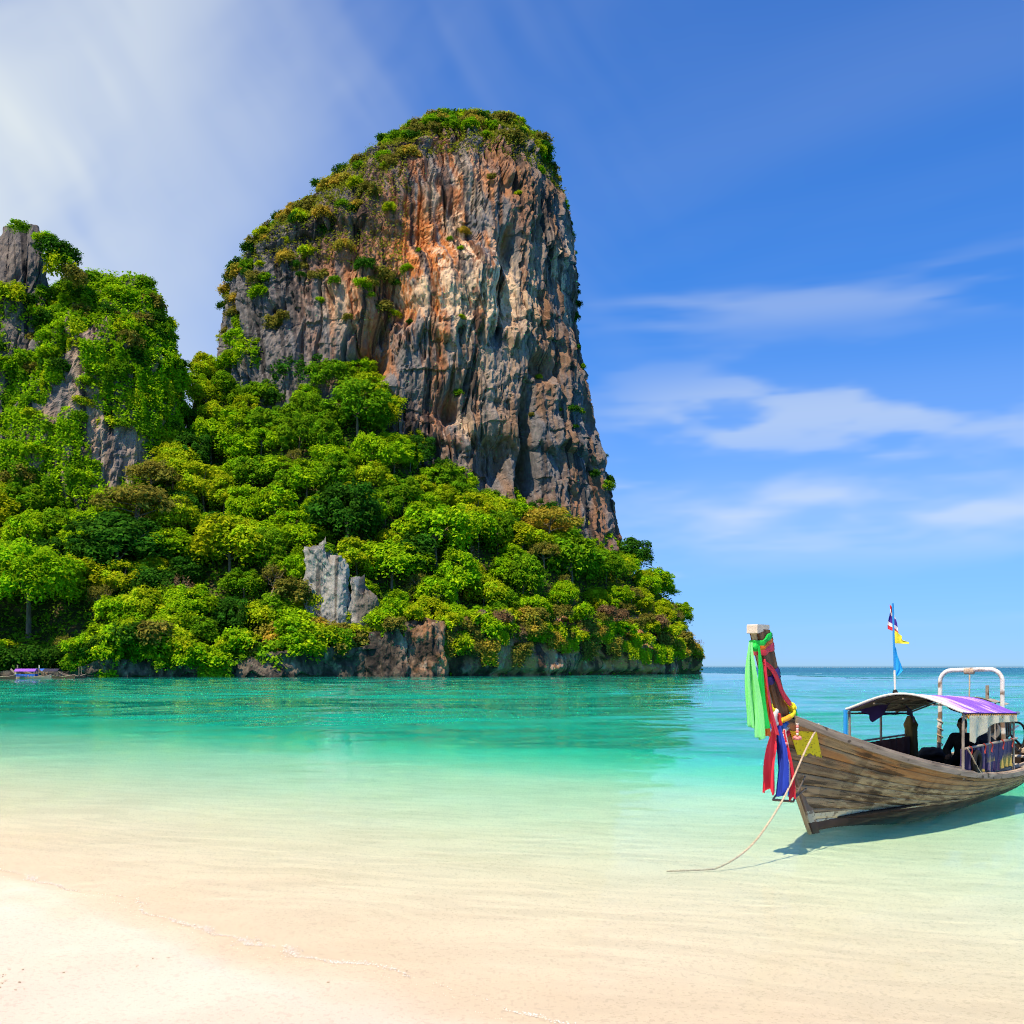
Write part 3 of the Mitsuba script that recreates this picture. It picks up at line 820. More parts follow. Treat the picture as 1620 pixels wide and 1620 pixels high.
def twig_col(p, n, uv):
    return mikit.mix(mi.Color3f(0.20, 0.14, 0.10), mi.Color3f(0.36, 0.28, 0.21), mikit.noise(p.x * 2, p.y * 2, p.z * 2))


mat('twig_mat', proc(twig_col), rough=0.9, spec=0.1)
for i, cn in enumerate(('brown', 'olive')):
    b_, l_, c_ = twig_tree(210 + i, 5, 8.5, GREENS[cn], (500, 1500)[i])
    scene[f'proto_twiggy_{cn}'] = {'type': 'shapegroup', 'branches': mikit.ply(b_, 'twig_mat', smooth=True), 'crown': mikit.ply(l_, 'leaf_mat', color=c_)}
# shrubs: low, no visible trunk
for i, cn in enumerate(('bright', 'lime', 'mid', 'dark', 'olive', 'gold', 'brown')):
    m, col, C = crown(260 + i, **dome(2.6, 3.4, GREENS[cn], lobes=20, lobe_r=0.33, per=88, size=.30, z0=-0.6, drape=0.5, ragged=0.6, lo=-0.5))
    scene[f'proto_shrub_{cn}'] = {'type': 'shapegroup', 'crown': mikit.ply(m, 'leaf_mat', color=col)}
# vine curtains: sprays hanging over an edge
for i, cn in enumerate(('bright', 'mid', 'lime', 'gold', 'olive')):
    rng = np.random.default_rng(300 + i); cc, nn = [], []
    for k in range(26):
        a = rng.uniform(-2.6, 2.6); L = rng.uniform(2.0, 6.5); m = int(38 * L / 4)
        t = rng.uniform(0, 1, m) ** 0.8
        cc.append(np.stack([a + rng.normal(size=m) * .32, -0.3 - 0.9 * np.sin(np.minimum(t * 4, 1.57)) + rng.normal(size=m) * .3, 1.0 - t * L], -1))
        nn.append(np.tile([0, -0.6, 0.6], (m, 1)))
    v, f, col = leaves(np.vstack(cc), np.vstack(nn), .36, rng, GREENS[cn], .55)
    scene[f'proto_vine_{cn}'] = {'type': 'shapegroup', 'crown': mikit.ply(tm(v, f), 'leaf_mat', color=col)}


def plant(name, kind, pos, s, label, cat, group=None, rz=None, sz=1.0, tilt=0.0):
    sx = RNG.uniform(0.84, 1.2); tilt = tilt or RNG.uniform(-7, 7)
    key = thing(name, label, cat, group)
    rz = RNG.uniform(0, 360) if rz is None else rz
    scene[key] = {'type': 'instance', 'group': ref('proto_' + kind),
                  'to_world': T().translate([float(v) for v in pos]).rotate([1, 0, 0], tilt).rotate([0, 0, 1], float(rz)).scale([float(s * sx), float(s / sx), float(s * sz)])}
    return key


def on_hill(px, py, lift):
    """the place on the hill that is seen at this bearing and height when looking lift metres above the ground"""
    Y = np.linspace(212, 380, 1400); X = float(bear(px)) * Y
    gap = height(py, Y) - (hill_z(X, Y) + lift)
    ok = (gap[1:] <= 0) & (gap[:-1] > 0)
    k = int(np.argmax(ok)) if ok.any() else int(np.argmin(np.abs(gap)))
    return V(X[k], Y[k], float(hill_z(X[k], Y[k])))


PICKED = [  # px, py of the crown's middle, crown width in px, kind, label
    (240, 742, 84, 'umbrella_olive', 'olive umbrella-shaped tree in front of the dark gully between the two cliffs'),
    (213, 806, 120, 'umbrella_olive', 'broad olive-brown tree just below the umbrella-shaped tree'),
    (187, 858, 112, 'dome_dark', 'dark green dense tree below the broad olive-brown tree'),
    (362, 858, 116, 'dome_lime', 'bright lime domed tree at the middle of the slope, left of the tall pale rock'),
    (550, 812, 116, 'dome_dark', 'tall dark green tree standing straight above the tall pale rock'),
    (283, 915, 88, 'twiggy_brown', 'leafless brown twiggy tree low on the slope'),
    (165, 935, 76, 'twiggy_olive', 'thin half-bare tree with yellowish leaves on the lower left slope'),
    (425, 905, 100, 'twiggy_olive', 'half-bare olive tree just left of the tall pale rock'),
    (45, 955, 200, 'spread_bright', 'wide spreading green tree over the moored boats at the far left'),
    (745, 868, 70, 'twiggy_brown', 'reddish-brown bare tree in the middle of the green slope below the big cliff'),
    (868, 830, 84, 'umbrella_gold', 'golden dry tree at the right foot of the big cliff'),
    (912, 815, 62, 'dome_dark', 'small dark tree against the foot of the big cliff, right of the golden tree'),
    (825, 815, 54, 'dome_bright', 'bright green tree at the cliff foot, left of the golden tree'),
    (905, 880, 100, 'dome_mid', 'large rounded green tree below the golden tree'),
    (690, 840, 116, 'dome_bright', 'large bright green tree left of the reddish-brown bare tree'),
    (480, 590, 76, 'dome_dark', 'dark rounded tree at the left foot of the big cliff'),
    (395, 572, 64, 'loose_bright', 'light green tree at the far left corner of the big cliff'),
    (565, 652, 104, 'loose_mid', 'broad loose green tree under the cave of the big cliff'),
    (1040, 918, 52, 'dome_bright', 'bright green tree overhanging the right edge of the headland'),
    (660, 712, 56, 'dome_dark', 'dark green tree beside the lower rock face of the big cliff'),
    (1000, 862, 60, 'dome_dark', 'dark tree in the shade at the right edge of the big cliff'),
    (620, 888, 92, 'dome_bright', 'bright green tree at the upper right of the pale rocks'),
    (255, 1010, 100, 'dome_lime', 'yellow-green vine-covered tree at the waterline, middle left'),
    (755, 985, 84, 'dome_bright', 'vivid green tree overhanging the dark hollow in the sea cliff'),
    (960, 895, 60, 'dome_mid', 'green tree with dry lower twigs left of the small rock spike'),
]
placed = []
for (px, py, w, kind, lab) in PICKED:
    Rp = 11.5 if kind[:6] == 'spread' else 5.8; o = on_hill(px, py, 5.0); s = w / 1620 * o[1] / 2 / Rp
    o = on_hill(px, py, 6.0 * s); s = w / 1620 * o[1] / 2 / Rp
    plant('tree', kind, o - V(0, 0, .3), s, lab, 'tree'); placed.append((o[0], o[1], 5.2 * s * Rp / 5.8))

ZONES = [('dome_bright', 'bright green vine-draped jungle tree on the slope', 0.30), ('loose_bright', 'loose bright green jungle tree on the slope', 0.13), ('dome_lime', 'yellow-green domed jungle tree on the slope', 0.15),
         ('loose_lime', 'loose yellow-green jungle tree on the slope', 0.06), ('dome_mid', 'medium green domed jungle tree on the slope', 0.14), ('loose_mid', 'loose medium green jungle tree on the slope', 0.08),
         ('dome_dark', 'dark green domed jungle tree on the slope', 0.06), ('loose_dark', 'loose dark green jungle tree on the slope', 0.04), ('umbrella_olive', 'olive flat-topped jungle tree on the slope', 0.02),
         ('twiggy_olive', 'half-bare twiggy jungle tree on the slope', 0.02)]
zp = np.array([z[2] for z in ZONES]); zp /= zp.sum()
count = 0
for _ in range(26000):
    b = RNG.uniform(bear(-40), bear(1080)); y = RNG.uniform(215, 345); x = b * y; px = 810 + 1620 * b
    ys, yf = np.interp(px, SH_PX, SH_Y) + 6, np.interp(px, HB, HF_Y)
    if y < ys or y > yf + 3:
        continue
    t = (y - ys) / (yf - ys)
    s = RNG.uniform(0.62, 1.12) * (0.66 if px > 880 else 1.0) * (0.8 if t < 0.15 else 1.0)
    r = 4.3 * s
    if any((x - q[0]) ** 2 + (y - q[1]) ** 2 < (0.62 * (r + q[2])) ** 2 for q in placed):
        continue
    if 478 < px < 600 and y < 242:
        continue
    if 560 < px < 702 and y < 240:
        continue
    patch = meshkit.fbm(V(x / 30, y / 30, 0.5), 3, 4)
    k = int(RNG.choice(len(ZONES), p=zp))
    if px > 860 and t < 0.5:
        k = int(RNG.choice([0, 2, 3, 8, 9], p=[.18, .34, .2, .16, .12]))
    elif px < 330 and patch > 0.52 and RNG.random() < .4:
        k = int(RNG.choice([4, 5, 6, 7]))
    kind, lab, _p = ZONES[k]
    big = 'big ' if s > .97 else 'small ' if s < .72 else ''
    where = ('low' if t < .2 else 'half way up' if t < .6 else 'high') + (' at the far left' if px < 200 else ' left of the tall pale rock' if px < 470 else ' below the left half of the cliff' if px < 700 else ' below the right half of the cliff' if px < 900 else ' towards the tip of the headland')
    lab = big + lab.replace('jungle tree on the slope', 'tree') + ' ' + where
    plant('jungle_tree', kind, (x, y, float(hill_z(x, y)) - .5), s, lab, 'tree', lab.replace('tree', 'trees'), sz=RNG.uniform(0.85, 1.2))
    placed.append((x, y, r)); count += 1
    if count >= 255:
        break


def surface_samples(P, n, ok, seed):
    """points on a rock grid, roughly even by area, with their normals; ok filters"""
    rng = np.random.default_rng(seed)
    a, b = P[1:, 1:] - P[:-1, :-1], P[1:, :-1] - P[:-1, 1:]
    N = np.cross(a, b); A = np.linalg.norm(N, axis=-1); N = N / (A[..., None] + 1e-9)
    i = rng.choice(A.size, n * 6, p=(A / A.sum()).ravel()); r, c = np.unravel_index(i, A.shape)
    p, nn = P[r, c], N[r, c]
    if np.mean((nn * (p - P.reshape(-1, 3).mean(0))).sum(1)) < 0:
        nn = -nn
    m = ok(p, nn)
    return p[m][:n], nn[m][:n]


def scatter(P, n, ok, seed, kinds, probs, name, lab, group, smin, smax, spacing):
    p, nn = surface_samples(P, n * 8, ok, seed); got = []
    for q, m in zip(p, nn):
        s = RNG.uniform(smin, smax)
        if any(np.dot(q - g[0], q - g[0]) < (spacing * (s + g[1])) ** 2 for g in got):
            continue
        k = kinds[int(RNG.choice(len(kinds), p=probs))]
        word = {'bright': 'bright green', 'lime': 'yellow-green', 'mid': 'medium green', 'dark': 'dark green', 'olive': 'olive', 'gold': 'golden dry', 'brown': 'brown dry'}[k.split('_')[1]]
        vine = k.startswith('vine')
        c0 = P[..., 0].mean(); z0_, z1_ = P[..., 2].min(), P[..., 2].max()
        sz_ = 'large ' if s > smin + .66 * (smax - smin) else 'small ' if s < smin + .33 * (smax - smin) else ''
        hz_ = '' if 'top' in lab else ', upper part' if q[2] > np.percentile(P[..., 2][P[..., 1] < P[..., 1].mean()], 66) else ', lower part' if q[2] < np.percentile(P[..., 2][P[..., 1] < P[..., 1].mean()], 40) else ', middle part'
        L = f"{sz_}{word} {'vine' if vine else 'shrub'} {lab}{', left side' if q[0] < c0 - 12 else ', right side' if q[0] > c0 + 12 else ''}{hz_}"
        rz = math.degrees(math.atan2(m[0], -m[1])) if vine else None
        plant('hanging_vine' if vine else name, k, q + m * 0.2, s, L, 'vine' if vine else 'shrub', L.replace('vine ', 'vines ').replace('shrub ', 'shrubs '), rz=rz)
        got.append((q, s))
        if len(got) >= n:
            break
    return got


KS = ['shrub_bright', 'shrub_lime', 'shrub_mid', 'shrub_dark', 'shrub_olive', 'shrub_gold']
# the tower's top and its left shoulder
xs_top = lambda p: p[:, 2] > 150 + 0.35 * np.abs(p[:, 0] + 4)
g1 = scatter(TPD, 130, lambda p, n: (n[:, 2] > 0.30) & (p[:, 2] > 168) & (p[:, 1] < TY + 8), 31, KS, [.12, .10, .22, .26, .22, .08], 'summit_shrub', 'on the top of the big cliff', '', .5, 1.25, .80)
g2 = scatter(TPD, 150, lambda p, n: (n[:, 2] > 0.08) & (p[:, 0] < -30) & (p[:, 2] > 105) & (p[:, 1] < TY + 8), 32, KS, [.10, .24, .16, .14, .24, .12], 'shoulder_shrub', 'on the left shoulder of the big cliff', '', .45, 1.2, .75)
g3 = scatter(TPD, 34, lambda p, n: (n[:, 2] > 0.42) & (p[:, 2] > 62) & (p[:, 2] < 165) & (p[:, 0] > -70), 33, KS, [.2, .3, .2, .1, .15, .05], 'ledge_shrub', 'on a ledge of the big cliff face', '', .28, .7, 1.6)
g4 = scatter(TPD, 22, lambda p, n: (p[:, 0] > 16) & (n[:, 0] > 0.75) & (p[:, 2] > 45) & (p[:, 2] < 170), 34, KS, [0, 0, .3, .6, .1, 0], 'edge_shrub', 'on the right edge of the big cliff', '', .35, .95, 2.0)
# the left hump: hanging green with rock showing between
KV = ['vine_bright', 'vine_mid', 'vine_lime', 'shrub_bright', 'shrub_mid', 'shrub_lime', 'shrub_dark', 'shrub_olive']
bare = lambda p: meshkit.fbm(p / [13, 13, 20], 3, 12)
g5 = scatter(HPD, 270, lambda p, n: (bare(p) < 0.66) & (p[:, 2] > 38) & (p[:, 0] > -150) & (p[:, 1] < 293), 35, KV, [.20, .18, .06, .20, .16, .08, .07, .05], 'cliff_shrub', 'on the left cliff', '', .65, 1.35, .62)
g6 = scatter(PPD, 60, lambda p, n: (p[:, 2] < 106) & (p[:, 2] > 50) & (p[:, 0] > -155) & (p[:, 1] < 292) & (bare(p) < .62), 36, KV, [.15, .18, .03, .2, .2, .06, .12, .06], 'peak_shrub', 'below the grey rock peak at the left', '', .7, 1.4, .7)
for (px, py, s, k) in ((86, 392, 1.5, 'dark'), (72, 376, 1.0, 'bright'), (100, 425, 1.6, 'lime'), (28, 356, .9, 'mid'), (118, 436, 1.2, 'olive'), (8, 470, 1.8, 'lime'), (98, 405, 1.3, 'dark')):
    w_ = {'dark': 'dark green', 'bright': 'bright green', 'lime': 'yellow-green', 'mid': 'medium green', 'olive': 'olive'}[k]
    plant('crest_shrub', 'shrub_' + k, at(px, py + 6, 276), s, f'{w_} shrub growing on the crest beside the grey rock peak', 'shrub', f'{w_} shrubs on the crest of the grey rock peak')
# along the top of the sea cliff, spilling down
pxs = np.linspace(-20, 1100, 150)
for px in pxs:
    px = px + RNG.uniform(-4, 4)
    Y = float(np.interp(px, SH_PX, SH_Y)); H = float(np.interp(px, SH_PX, WALL_H))
    if 560 < px < 700 and RNG.random() < .6:
        continue
    if px > 690:
        k = ['shrub_lime', 'shrub_gold', 'shrub_olive', 'shrub_bright', 'vine_lime', 'shrub_brown'][int(RNG.choice(6, p=[.30, .20, .20, .12, .08, .10]))]
        z, y = H * RNG.uniform(.62, 1.15), Y + RNG.uniform(.2, 3.0)
    else:
        gap = float(meshkit.noise(V(px / 21, 0, 0), 6))
        if gap < .42 and RNG.random() < .75 or (px < 110 and RNG.random() < .45):
            continue
        k = ['shrub_bright', 'shrub_lime', 'vine_bright', 'vine_lime', 'shrub_mid', 'shrub_olive', 'shrub_dark', 'vine_mid'][int(RNG.choice(8, p=[.22, .15, .12, .07, .20, .07, .09, .08]))]
        z, y = H * RNG.uniform(.6, 1.1) + RNG.uniform(-.2, 6.5) * (gap + .1), Y + RNG.uniform(.3, 4.0)
        if px < 110:
            k = ['shrub_mid', 'shrub_dark', 'shrub_bright'][int(RNG.choice(3))]; y += 3.0; z += 1.0
    word = {'bright': 'bright green', 'lime': 'yellow-green', 'mid': 'medium green', 'dark': 'dark green', 'olive': 'olive', 'gold': 'golden dry', 'brown': 'brown dry'}[k.split('_')[1]]
    vine = k.startswith('vine'); side = 'right part of the shore' if px > 690 else 'left part of the shore'
    side = ['at the far left', 'left of the pale rocks', 'near the dark rock blocks', 'below the golden dry tree', 'towards the tip of the headland'][int(np.searchsorted([180, 460, 720, 930], px))]
    s_ = RNG.uniform(.7, 1.45) * .85 if px > 690 else RNG.uniform(.55, 1.0) + 1.0 * RNG.random() ** 2; z += 0.0
    L = f"{'large ' if s_ > 1.25 else 'small ' if s_ < .9 else ''}{word} {'hanging vine' if vine else 'shrub'} {'low' if z < H else 'high'} over the waterline {side}"
    plant('shore_vine' if vine else 'shore_shrub', k, (float(bear(px)) * y, y, z), s_, L, 'vine' if vine else 'shrub', L.replace('vine ', 'vines ').replace('shrub ', 'shrubs '), rz=0 if vine else None)
for (px, py, Y, sc_, k) in ((470, 975, 237, 1.5, 'bright'), (462, 930, 239, 1.4, 'olive'), (500, 992, 236, 1.4, 'gold'), (535, 998, 236, 1.3, 'olive'), (565, 1000, 236, 1.2, 'lime'), (600, 975, 238, 1.2, 'bright'), (520, 868, 244, .8, 'mid'), (545, 890, 243, .6, 'lime'), (480, 1010, 235, 1.6, 'lime'), (440, 1000, 235, 1.5, 'gold'), (625, 985, 234, .9, 'olive'), (655, 968, 237, .9, 'lime'), (430, 1035, 232, 1.2, 'bright')):
    w_ = {'bright': 'bright green', 'mid': 'medium green', 'lime': 'yellow-green', 'olive': 'olive', 'gold': 'golden dry'}[k]
    plant('rock_shrub', 'shrub_' + k, at(px, py, Y) - V(0, 0, 1.2 * sc_), sc_, f'{w_} shrub growing against the pale grey rocks', 'shrub', f'{w_} shrubs growing against the pale grey rocks')
for i, px in enumerate(np.linspace(70, 690, 30)):
    px = px + RNG.uniform(-9, 9); kind = ['dome_bright', 'loose_bright', 'dome_lime', 'loose_mid', 'dome_mid', 'umbrella_olive', 'dome_dark', 'twiggy_olive'][int(RNG.choice(8, p=[.22, .18, .15, .14, .12, .07, .07, .05]))]
    if 470 < px < 610:
        continue
    Y = float(np.interp(px, SH_PX, SH_Y)) + RNG.uniform(3, 8); x = float(bear(px)) * Y
    w_ = {'bright': 'bright green', 'lime': 'yellow-green', 'mid': 'medium green', 'dark': 'dark green', 'olive': 'olive'}[kind.split('_')[1]]; f_ = {'dome': 'domed', 'loose': 'loose', 'umbrella': 'flat-topped', 'twiggy': 'half-bare'}[kind.split('_')[0]]
    side = 'at the far left' if px < 200 else 'middle left' if px < 330 else 'just left of the pale rocks' if px < 470 else 'behind the dark rock blocks'
    plant('shore_tree', kind, (x, Y, float(hill_z(x, Y)) - 2.0), RNG.uniform(.5, .95), f'{w_} {f_} tree leaning out over the water, {side}', 'tree', f'{w_} {f_} trees leaning out over the water, {side}', tilt=RNG.uniform(4, 22), sz=RNG.uniform(.8, 1.15))
for px in np.linspace(705, 1100, 46):
    px = px + RNG.uniform(-5, 5); k = ['gold', 'olive', 'lime', 'bright'][int(RNG.choice(4, p=[.30, .34, .22, .14]))]
    Y = float(np.interp(px, SH_PX, SH_Y)); H = float(np.interp(px, SH_PX, WALL_H)); up = RNG.uniform(.35, .95)
    w_ = {'bright': 'bright green', 'lime': 'yellow-green', 'olive': 'olive', 'gold': 'golden dry'}[k]; vine = RNG.random() < .6
    side = 'below the golden dry tree' if px < 930 else 'towards the tip of the headland'
    L = f"{w_} {'hanging vine' if vine else 'shrub'} clinging to the sea cliff {side}"
    plant('cliff_vine' if vine else 'sea_cliff_shrub', ('vine_' if vine else 'shrub_') + k, (float(bear(px)) * Y, Y - .3 + 2.4 * (up - .35), H * up + 1.0), RNG.uniform(.5, 1.1), L, 'vine' if vine else 'shrub', L.replace('vine ', 'vines ').replace('shrub ', 'shrubs '), rz=35 if vine else None)
plant('tip_shrub', 'twiggy_brown', (float(bear(1096)) * 335, 335, 6.5), .75, 'brown dry bush at the very tip of the headland', 'shrub')


# undergrowth between the trees: one mass of leaves
def build_undergrowth():
    rng = np.random.default_rng(77); n = 95000
    b = rng.uniform(bear(-60), bear(1108), n); y = rng.uniform(214, 350, n); px = 810 + 1620 * b
    ok = (y > np.interp(px, SH_PX, SH_Y) + 3) & (y < np.interp(px, HB, HF_Y) + 6)
    b, y, px = b[ok], y[ok], px[ok]; x = b * y; z = hill_z(x, y)
    e = 0.5
    g = np.stack([-(hill_z(x + e, y) - hill_z(x - e, y)), -(hill_z(x, y + e) - hill_z(x, y - e)), 0 * x + 2 * e], -1); g /= np.linalg.norm(g, axis=1, keepdims=True)
    bump = 1.9 * meshkit.fbm(np.stack([x / 2.6, y / 2.6, z / 2.6], -1), 2, 6) ** 1.3
    c = np.stack([x, y, z], -1) + g * (bump + rng.uniform(0, .5, len(x)))[:, None]
    t = meshkit.fbm(np.stack([x / 14, y / 14, 0 * x], -1), 3, 15)[:, None]
    dry = ((px > 880) * sstep(.4, .6, meshkit.fbm(np.stack([x / 9, y / 9, 0 * x + 4], -1), 3, 5)))[:, None]
    v, f, col = leaves(c, g * .6 + [0, 0, .5], .52, rng, ((0.045, 0.15, 0.006), (0.22, 0.44, 0.014)), .6)
    k = np.repeat(np.hstack([0.75 + 0.6 * t, 0.8 + 0.5 * t, 1 + 0 * t]) * (1 - dry) + dry * [2.2, 1.25, 1.6], 4, axis=0)
    return tm(v, f), col * k


def cover(P, n, ok, seed, colors, size, bump, name, lab):
    rng = np.random.default_rng(seed); p, nn = surface_samples(P, n, ok, seed + 1)
    p = p + rng.normal(size=p.shape) * .25
    h = bump * meshkit.fbm(p / 2.3, 2, seed) ** 1.6 + rng.uniform(0, .35, len(p))
    t = meshkit.fbm(p / 7, 3, seed + 3)[:, None]
    v, f, col = leaves(p + nn * h[:, None] + [0, 0, .2], nn * .5 + [0, 0, .7], size, rng, colors, .5)
    tag(obj(name, tm(v, f), 'leaf_mat', color=col * np.repeat(.6 + .8 * t, 4, axis=0)), lab, 'creeper', kind='stuff')


cover(HPD, 75000, lambda p, n: (bare(p) < .62) & (p[:, 2] > 30) & (p[:, 0] > -155) & (p[:, 1] < 295), 41, GREENS['bright'], .45, 2.8, 'creeper', 'green creepers covering much of the left cliff')
cover(PPD, 14000, lambda p, n: (p[:, 2] < 103) & (bare(p) < .62) & (p[:, 0] > -155) & (p[:, 1] < 293), 43, GREENS['bright'], .45, 2.6, 'creeper', 'green creepers below the grey rock peak')
cover(TPD, 42000, lambda p, n: (n[:, 2] > -.02 + .42 * meshkit.fbm(p / 6, 2, 3)) & ((p[:, 2] > 160) | (p[:, 0] < -32)) & (p[:, 2] > 112 - .2 * p[:, 0]) & (p[:, 1] < TY + 10), 45, ((0.11, 0.16, 0.012), (0.36, 0.40, 0.04)), .40, 1.8, 'dry_grass', 'olive grass and scrub on the top and left shoulder of the big cliff')
u_, uc_ = build_undergrowth()
tag(obj('undergrowth', u_, 'leaf_mat', color=uc_), 'leafy green undergrowth covering the hillside between the trees', 'undergrowth', kind='stuff')
# ------------------------------------------------------------------ the longtail boat in the shallows
BA, BN, B0 = V(0.639, 0.769, 0), V(0.769, -0.639, 0), V(4.0, 13.7, 0)      # aft, towards the beach side, stem at the waterline
UP = V(0, 0, 1)


def bw(s, t, z):
    """boat coordinates (aft, abeam, up) to the world"""
    s, t, z = np.broadcast_arrays(*(np.asarray(v, float) for v in (s, t, z)))
    return B0 + s[..., None] * BA + t[..., None] * BN + z[..., None] * UP


def st(p):
    return (p.x - 4.0) * 0.639 + (p.y - 13.7) * 0.769, (p.x - 4.0) * 0.769 - (p.y - 13.7) * 0.639


def stem_s(z):
    z = np.asarray(z, float)
    return -0.622 * z - 0.10 * np.sin(np.clip(z / 2.62, 0, 1) * np.pi) + 0.25 * np.clip(-z, 0, 1)


S_END = 10.9


def sheer_z(s):
    s = np.asarray(s, float)
    return 0.335 + 1.06 * np.clip(1 - (s + 0.35) / 7.3, 0, 1.2) ** 2 + 0.22 * np.clip((s - 7.5) / 3.4, 0, 1) ** 2


def hull_pt(u, v):
    """u 0..1 from stem to stern, v 0 (keel) .. 1 (sheer): half breadth, returned as s, t, z"""
    u, v = np.broadcast_arrays(np.asarray(u, float), np.asarray(v, float))
    zk = 0.0 - 0.29 * sstep(0.0, 0.36, u) + 0.27 * np.clip((u - 0.75) / 0.25, 0, 1) ** 2
    s = u * S_END - 0.7 * (1 - u) * v
    for _ in range(4):
        z = zk + (sheer_z(s) - zk) * v
        s0 = stem_s(z)
        s = s0 + (S_END - s0) * u
    q = sstep(0.0, 0.42, u)
    tm_ = 0.965 * (1 - (1 - np.clip(u / 0.50, 0, 1)) ** 2.3) ** 0.86 * (1 - 0.34 * np.clip((u - 0.62) / 0.38, 0, 1) ** 1.8)
    t = 0.035 + tm_ * ((1 - q) * v ** 1.12 + q * v ** 0.46)
    return s, t, z


def wood_body(p, s, z, pale, dark, scale=1.0):
    g = mikit.fbm(s * 1.3 * scale, z * 34, 0.0, 4)
    fine = mikit.noise(s * 9 * scale, z * 160)
    m = mikit.fbm(s * 2.2, z * 5.0, 3.0, 4)
    c = mikit.mix(mi.Color3f(dark), mi.Color3f(pale), mikit.smoothstep(0.25, 0.75, 0.45 * g + 0.25 * fine + 0.45 * m))
    return c


def plank_col(p, n, uv):
    s, t = st(p); z = uv.y                      # grain and wear follow the strakes
    w = mikit.fbm(s * 6, z * 9, 2.0, 3)
    c = wood_body(p, s, z, (0.30, 0.215, 0.130), (0.095, 0.064, 0.042))
    strake = mikit.cell_rand(dr.floor(z * 6.6), dr.floor(s * 0.31 + 0.5 * dr.floor(z * 6.6)), 5)
    c = c * (0.80 + 0.4 * strake)
    # flaking grey-khaki old varnish
    pk = mikit.fbm(s * 2.2, z * 9.0, t, 5); pk2 = mikit.fbm(s * 8.0, z * 30.0, 5.0, 3)
    fl = mikit.smoothstep(0.43, 0.53, 0.6 * pk + 0.4 * pk2) * mikit.smoothstep(0.0, 1.0, s) * mikit.smoothstep(1.30, 0.95, z)
    c = mikit.mix(c, mikit.mix(mi.Color3f(0.20, 0.160, 0.100), mi.Color3f(0.50, 0.42, 0.27), pk2), fl * 0.85)
    # rusty brown under the rail
    ru = mikit.smoothstep(0.42, 0.64, mikit.fbm(s * 1.5, z * 7.0, 9.0, 4)) * mikit.smoothstep(0.95, 1.30, z) * mikit.smoothstep(5.0, 1.0, s)
    c = mikit.mix(c, mi.Color3f(0.34, 0.150, 0.048), ru * 0.8)
    dk = mikit.smoothstep(0.58, 0.72, mikit.fbm(s * 1.5, z * 17, 21.0, 4))
    c = mikit.mix(c, mi.Color3f(0.030, 0.020, 0.015), dk * 0.8)
    ck = mikit.smoothstep(0.985, 1.0, 1 - dr.abs(mikit.noise(s * 0.9, z * 34, 30.0) - 0.5) * 0.5) * mikit.smoothstep(0.5, 0.6, mikit.noise(s * 1.6, z * 8, 33.0))
    c = mikit.mix(c, mi.Color3f(0.015, 0.011, 0.009), ck)
    vt = mikit.smoothstep(0.76, 0.9, mikit.noise(s * 5.5, z * 1.1, 14.0))
    c = c * (1 - 0.30 * vt)
    # white stripe, thinning aft, and the brown bottom paint under it
    lo = 0.125 - 0.02 * s + 0.015 * (w - 0.5); hi = dr.maximum(lo, 0.250 - 0.058 * s)
    chip = mikit.smoothstep(0.63, 0.68, mikit.fbm(s * 16, p.z * 26, 1.0, 3))
    stripe = mikit.smoothstep(lo - 0.004, lo + 0.004, p.z) * mikit.smoothstep(hi + 0.005, hi - 0.005, p.z)
    c = mikit.mix(c, mi.Color3f(0.55, 0.50, 0.36), stripe * (1 - chip * 0.8))
    bot = mikit.smoothstep(lo + 0.004, lo - 0.004, p.z)
    return mikit.mix(c * mi.Color3f(1.28, 1.20, 1.10), mikit.mix(mi.Color3f(0.050, 0.027, 0.021), mi.Color3f(0.105, 0.060, 0.045), w), bot)


def plank_bump(p, n, uv):
    s, t = st(p)
    return 0.0022 * mikit.fbm(s * 2.0, uv.y * 60, 0.0, 3) + 0.004 * mikit.fbm(s * 5, uv.y * 14, 2.0, 3)


def prow_col(p, n, uv):
    s, t = st(p)
    a = s + 0.62 * p.z
    g = mikit.fbm(a * 22, p.z * 1.6, 1.0, 4); f = mikit.noise(a * 120, p.z * 7)
    c = mikit.mix(mi.Color3f(0.105, 0.046, 0.021), mi.Color3f(0.27, 0.125, 0.058), mikit.smoothstep(0.25, 0.75, 0.7 * g + 0.3 * f))
    low = mikit.smoothstep(1.15, 0.5, p.z)
    c = mikit.mix(c, mikit.mix(mi.Color3f(0.10, 0.070, 0.055), mi.Color3f(0.29, 0.205, 0.165), mikit.fbm(a * 6, p.z * 3, 4.0, 4)), low * 0.9)
    lo = 0.135 + 0.010 * (mikit.fbm(s * 9, p.z * 9, 2.0, 3) - 0.5)
    c = mikit.mix(c, mi.Color3f(0.52, 0.47, 0.34), mikit.smoothstep(lo - 0.004, lo + 0.004, p.z) * mikit.smoothstep(0.30, 0.29, p.z) * (1 - 0.8 * mikit.smoothstep(0.60, 0.66, mikit.fbm(s * 16, p.z * 26, 1.0, 3))))
    return mikit.mix(c, mi.Color3f(0.060, 0.035, 0.027), mikit.smoothstep(lo + 0.004, lo - 0.004, p.z))


def grey_wood_col(p, n, uv):
    s, t = st(p)
    g = mikit.fbm(s * 2.5, (t + p.z) * 40, 0.0, 4)
    c = mikit.mix(mi.Color3f(0.13, 0.10, 0.078), mi.Color3f(0.42, 0.35, 0.275), g)
    return mikit.mix(c, mi.Color3f(0.035, 0.027, 0.02), mikit.smoothstep(0.62, 0.74, mikit.fbm(s * 7, t * 9, p.z * 9, 3)) * 0.8)


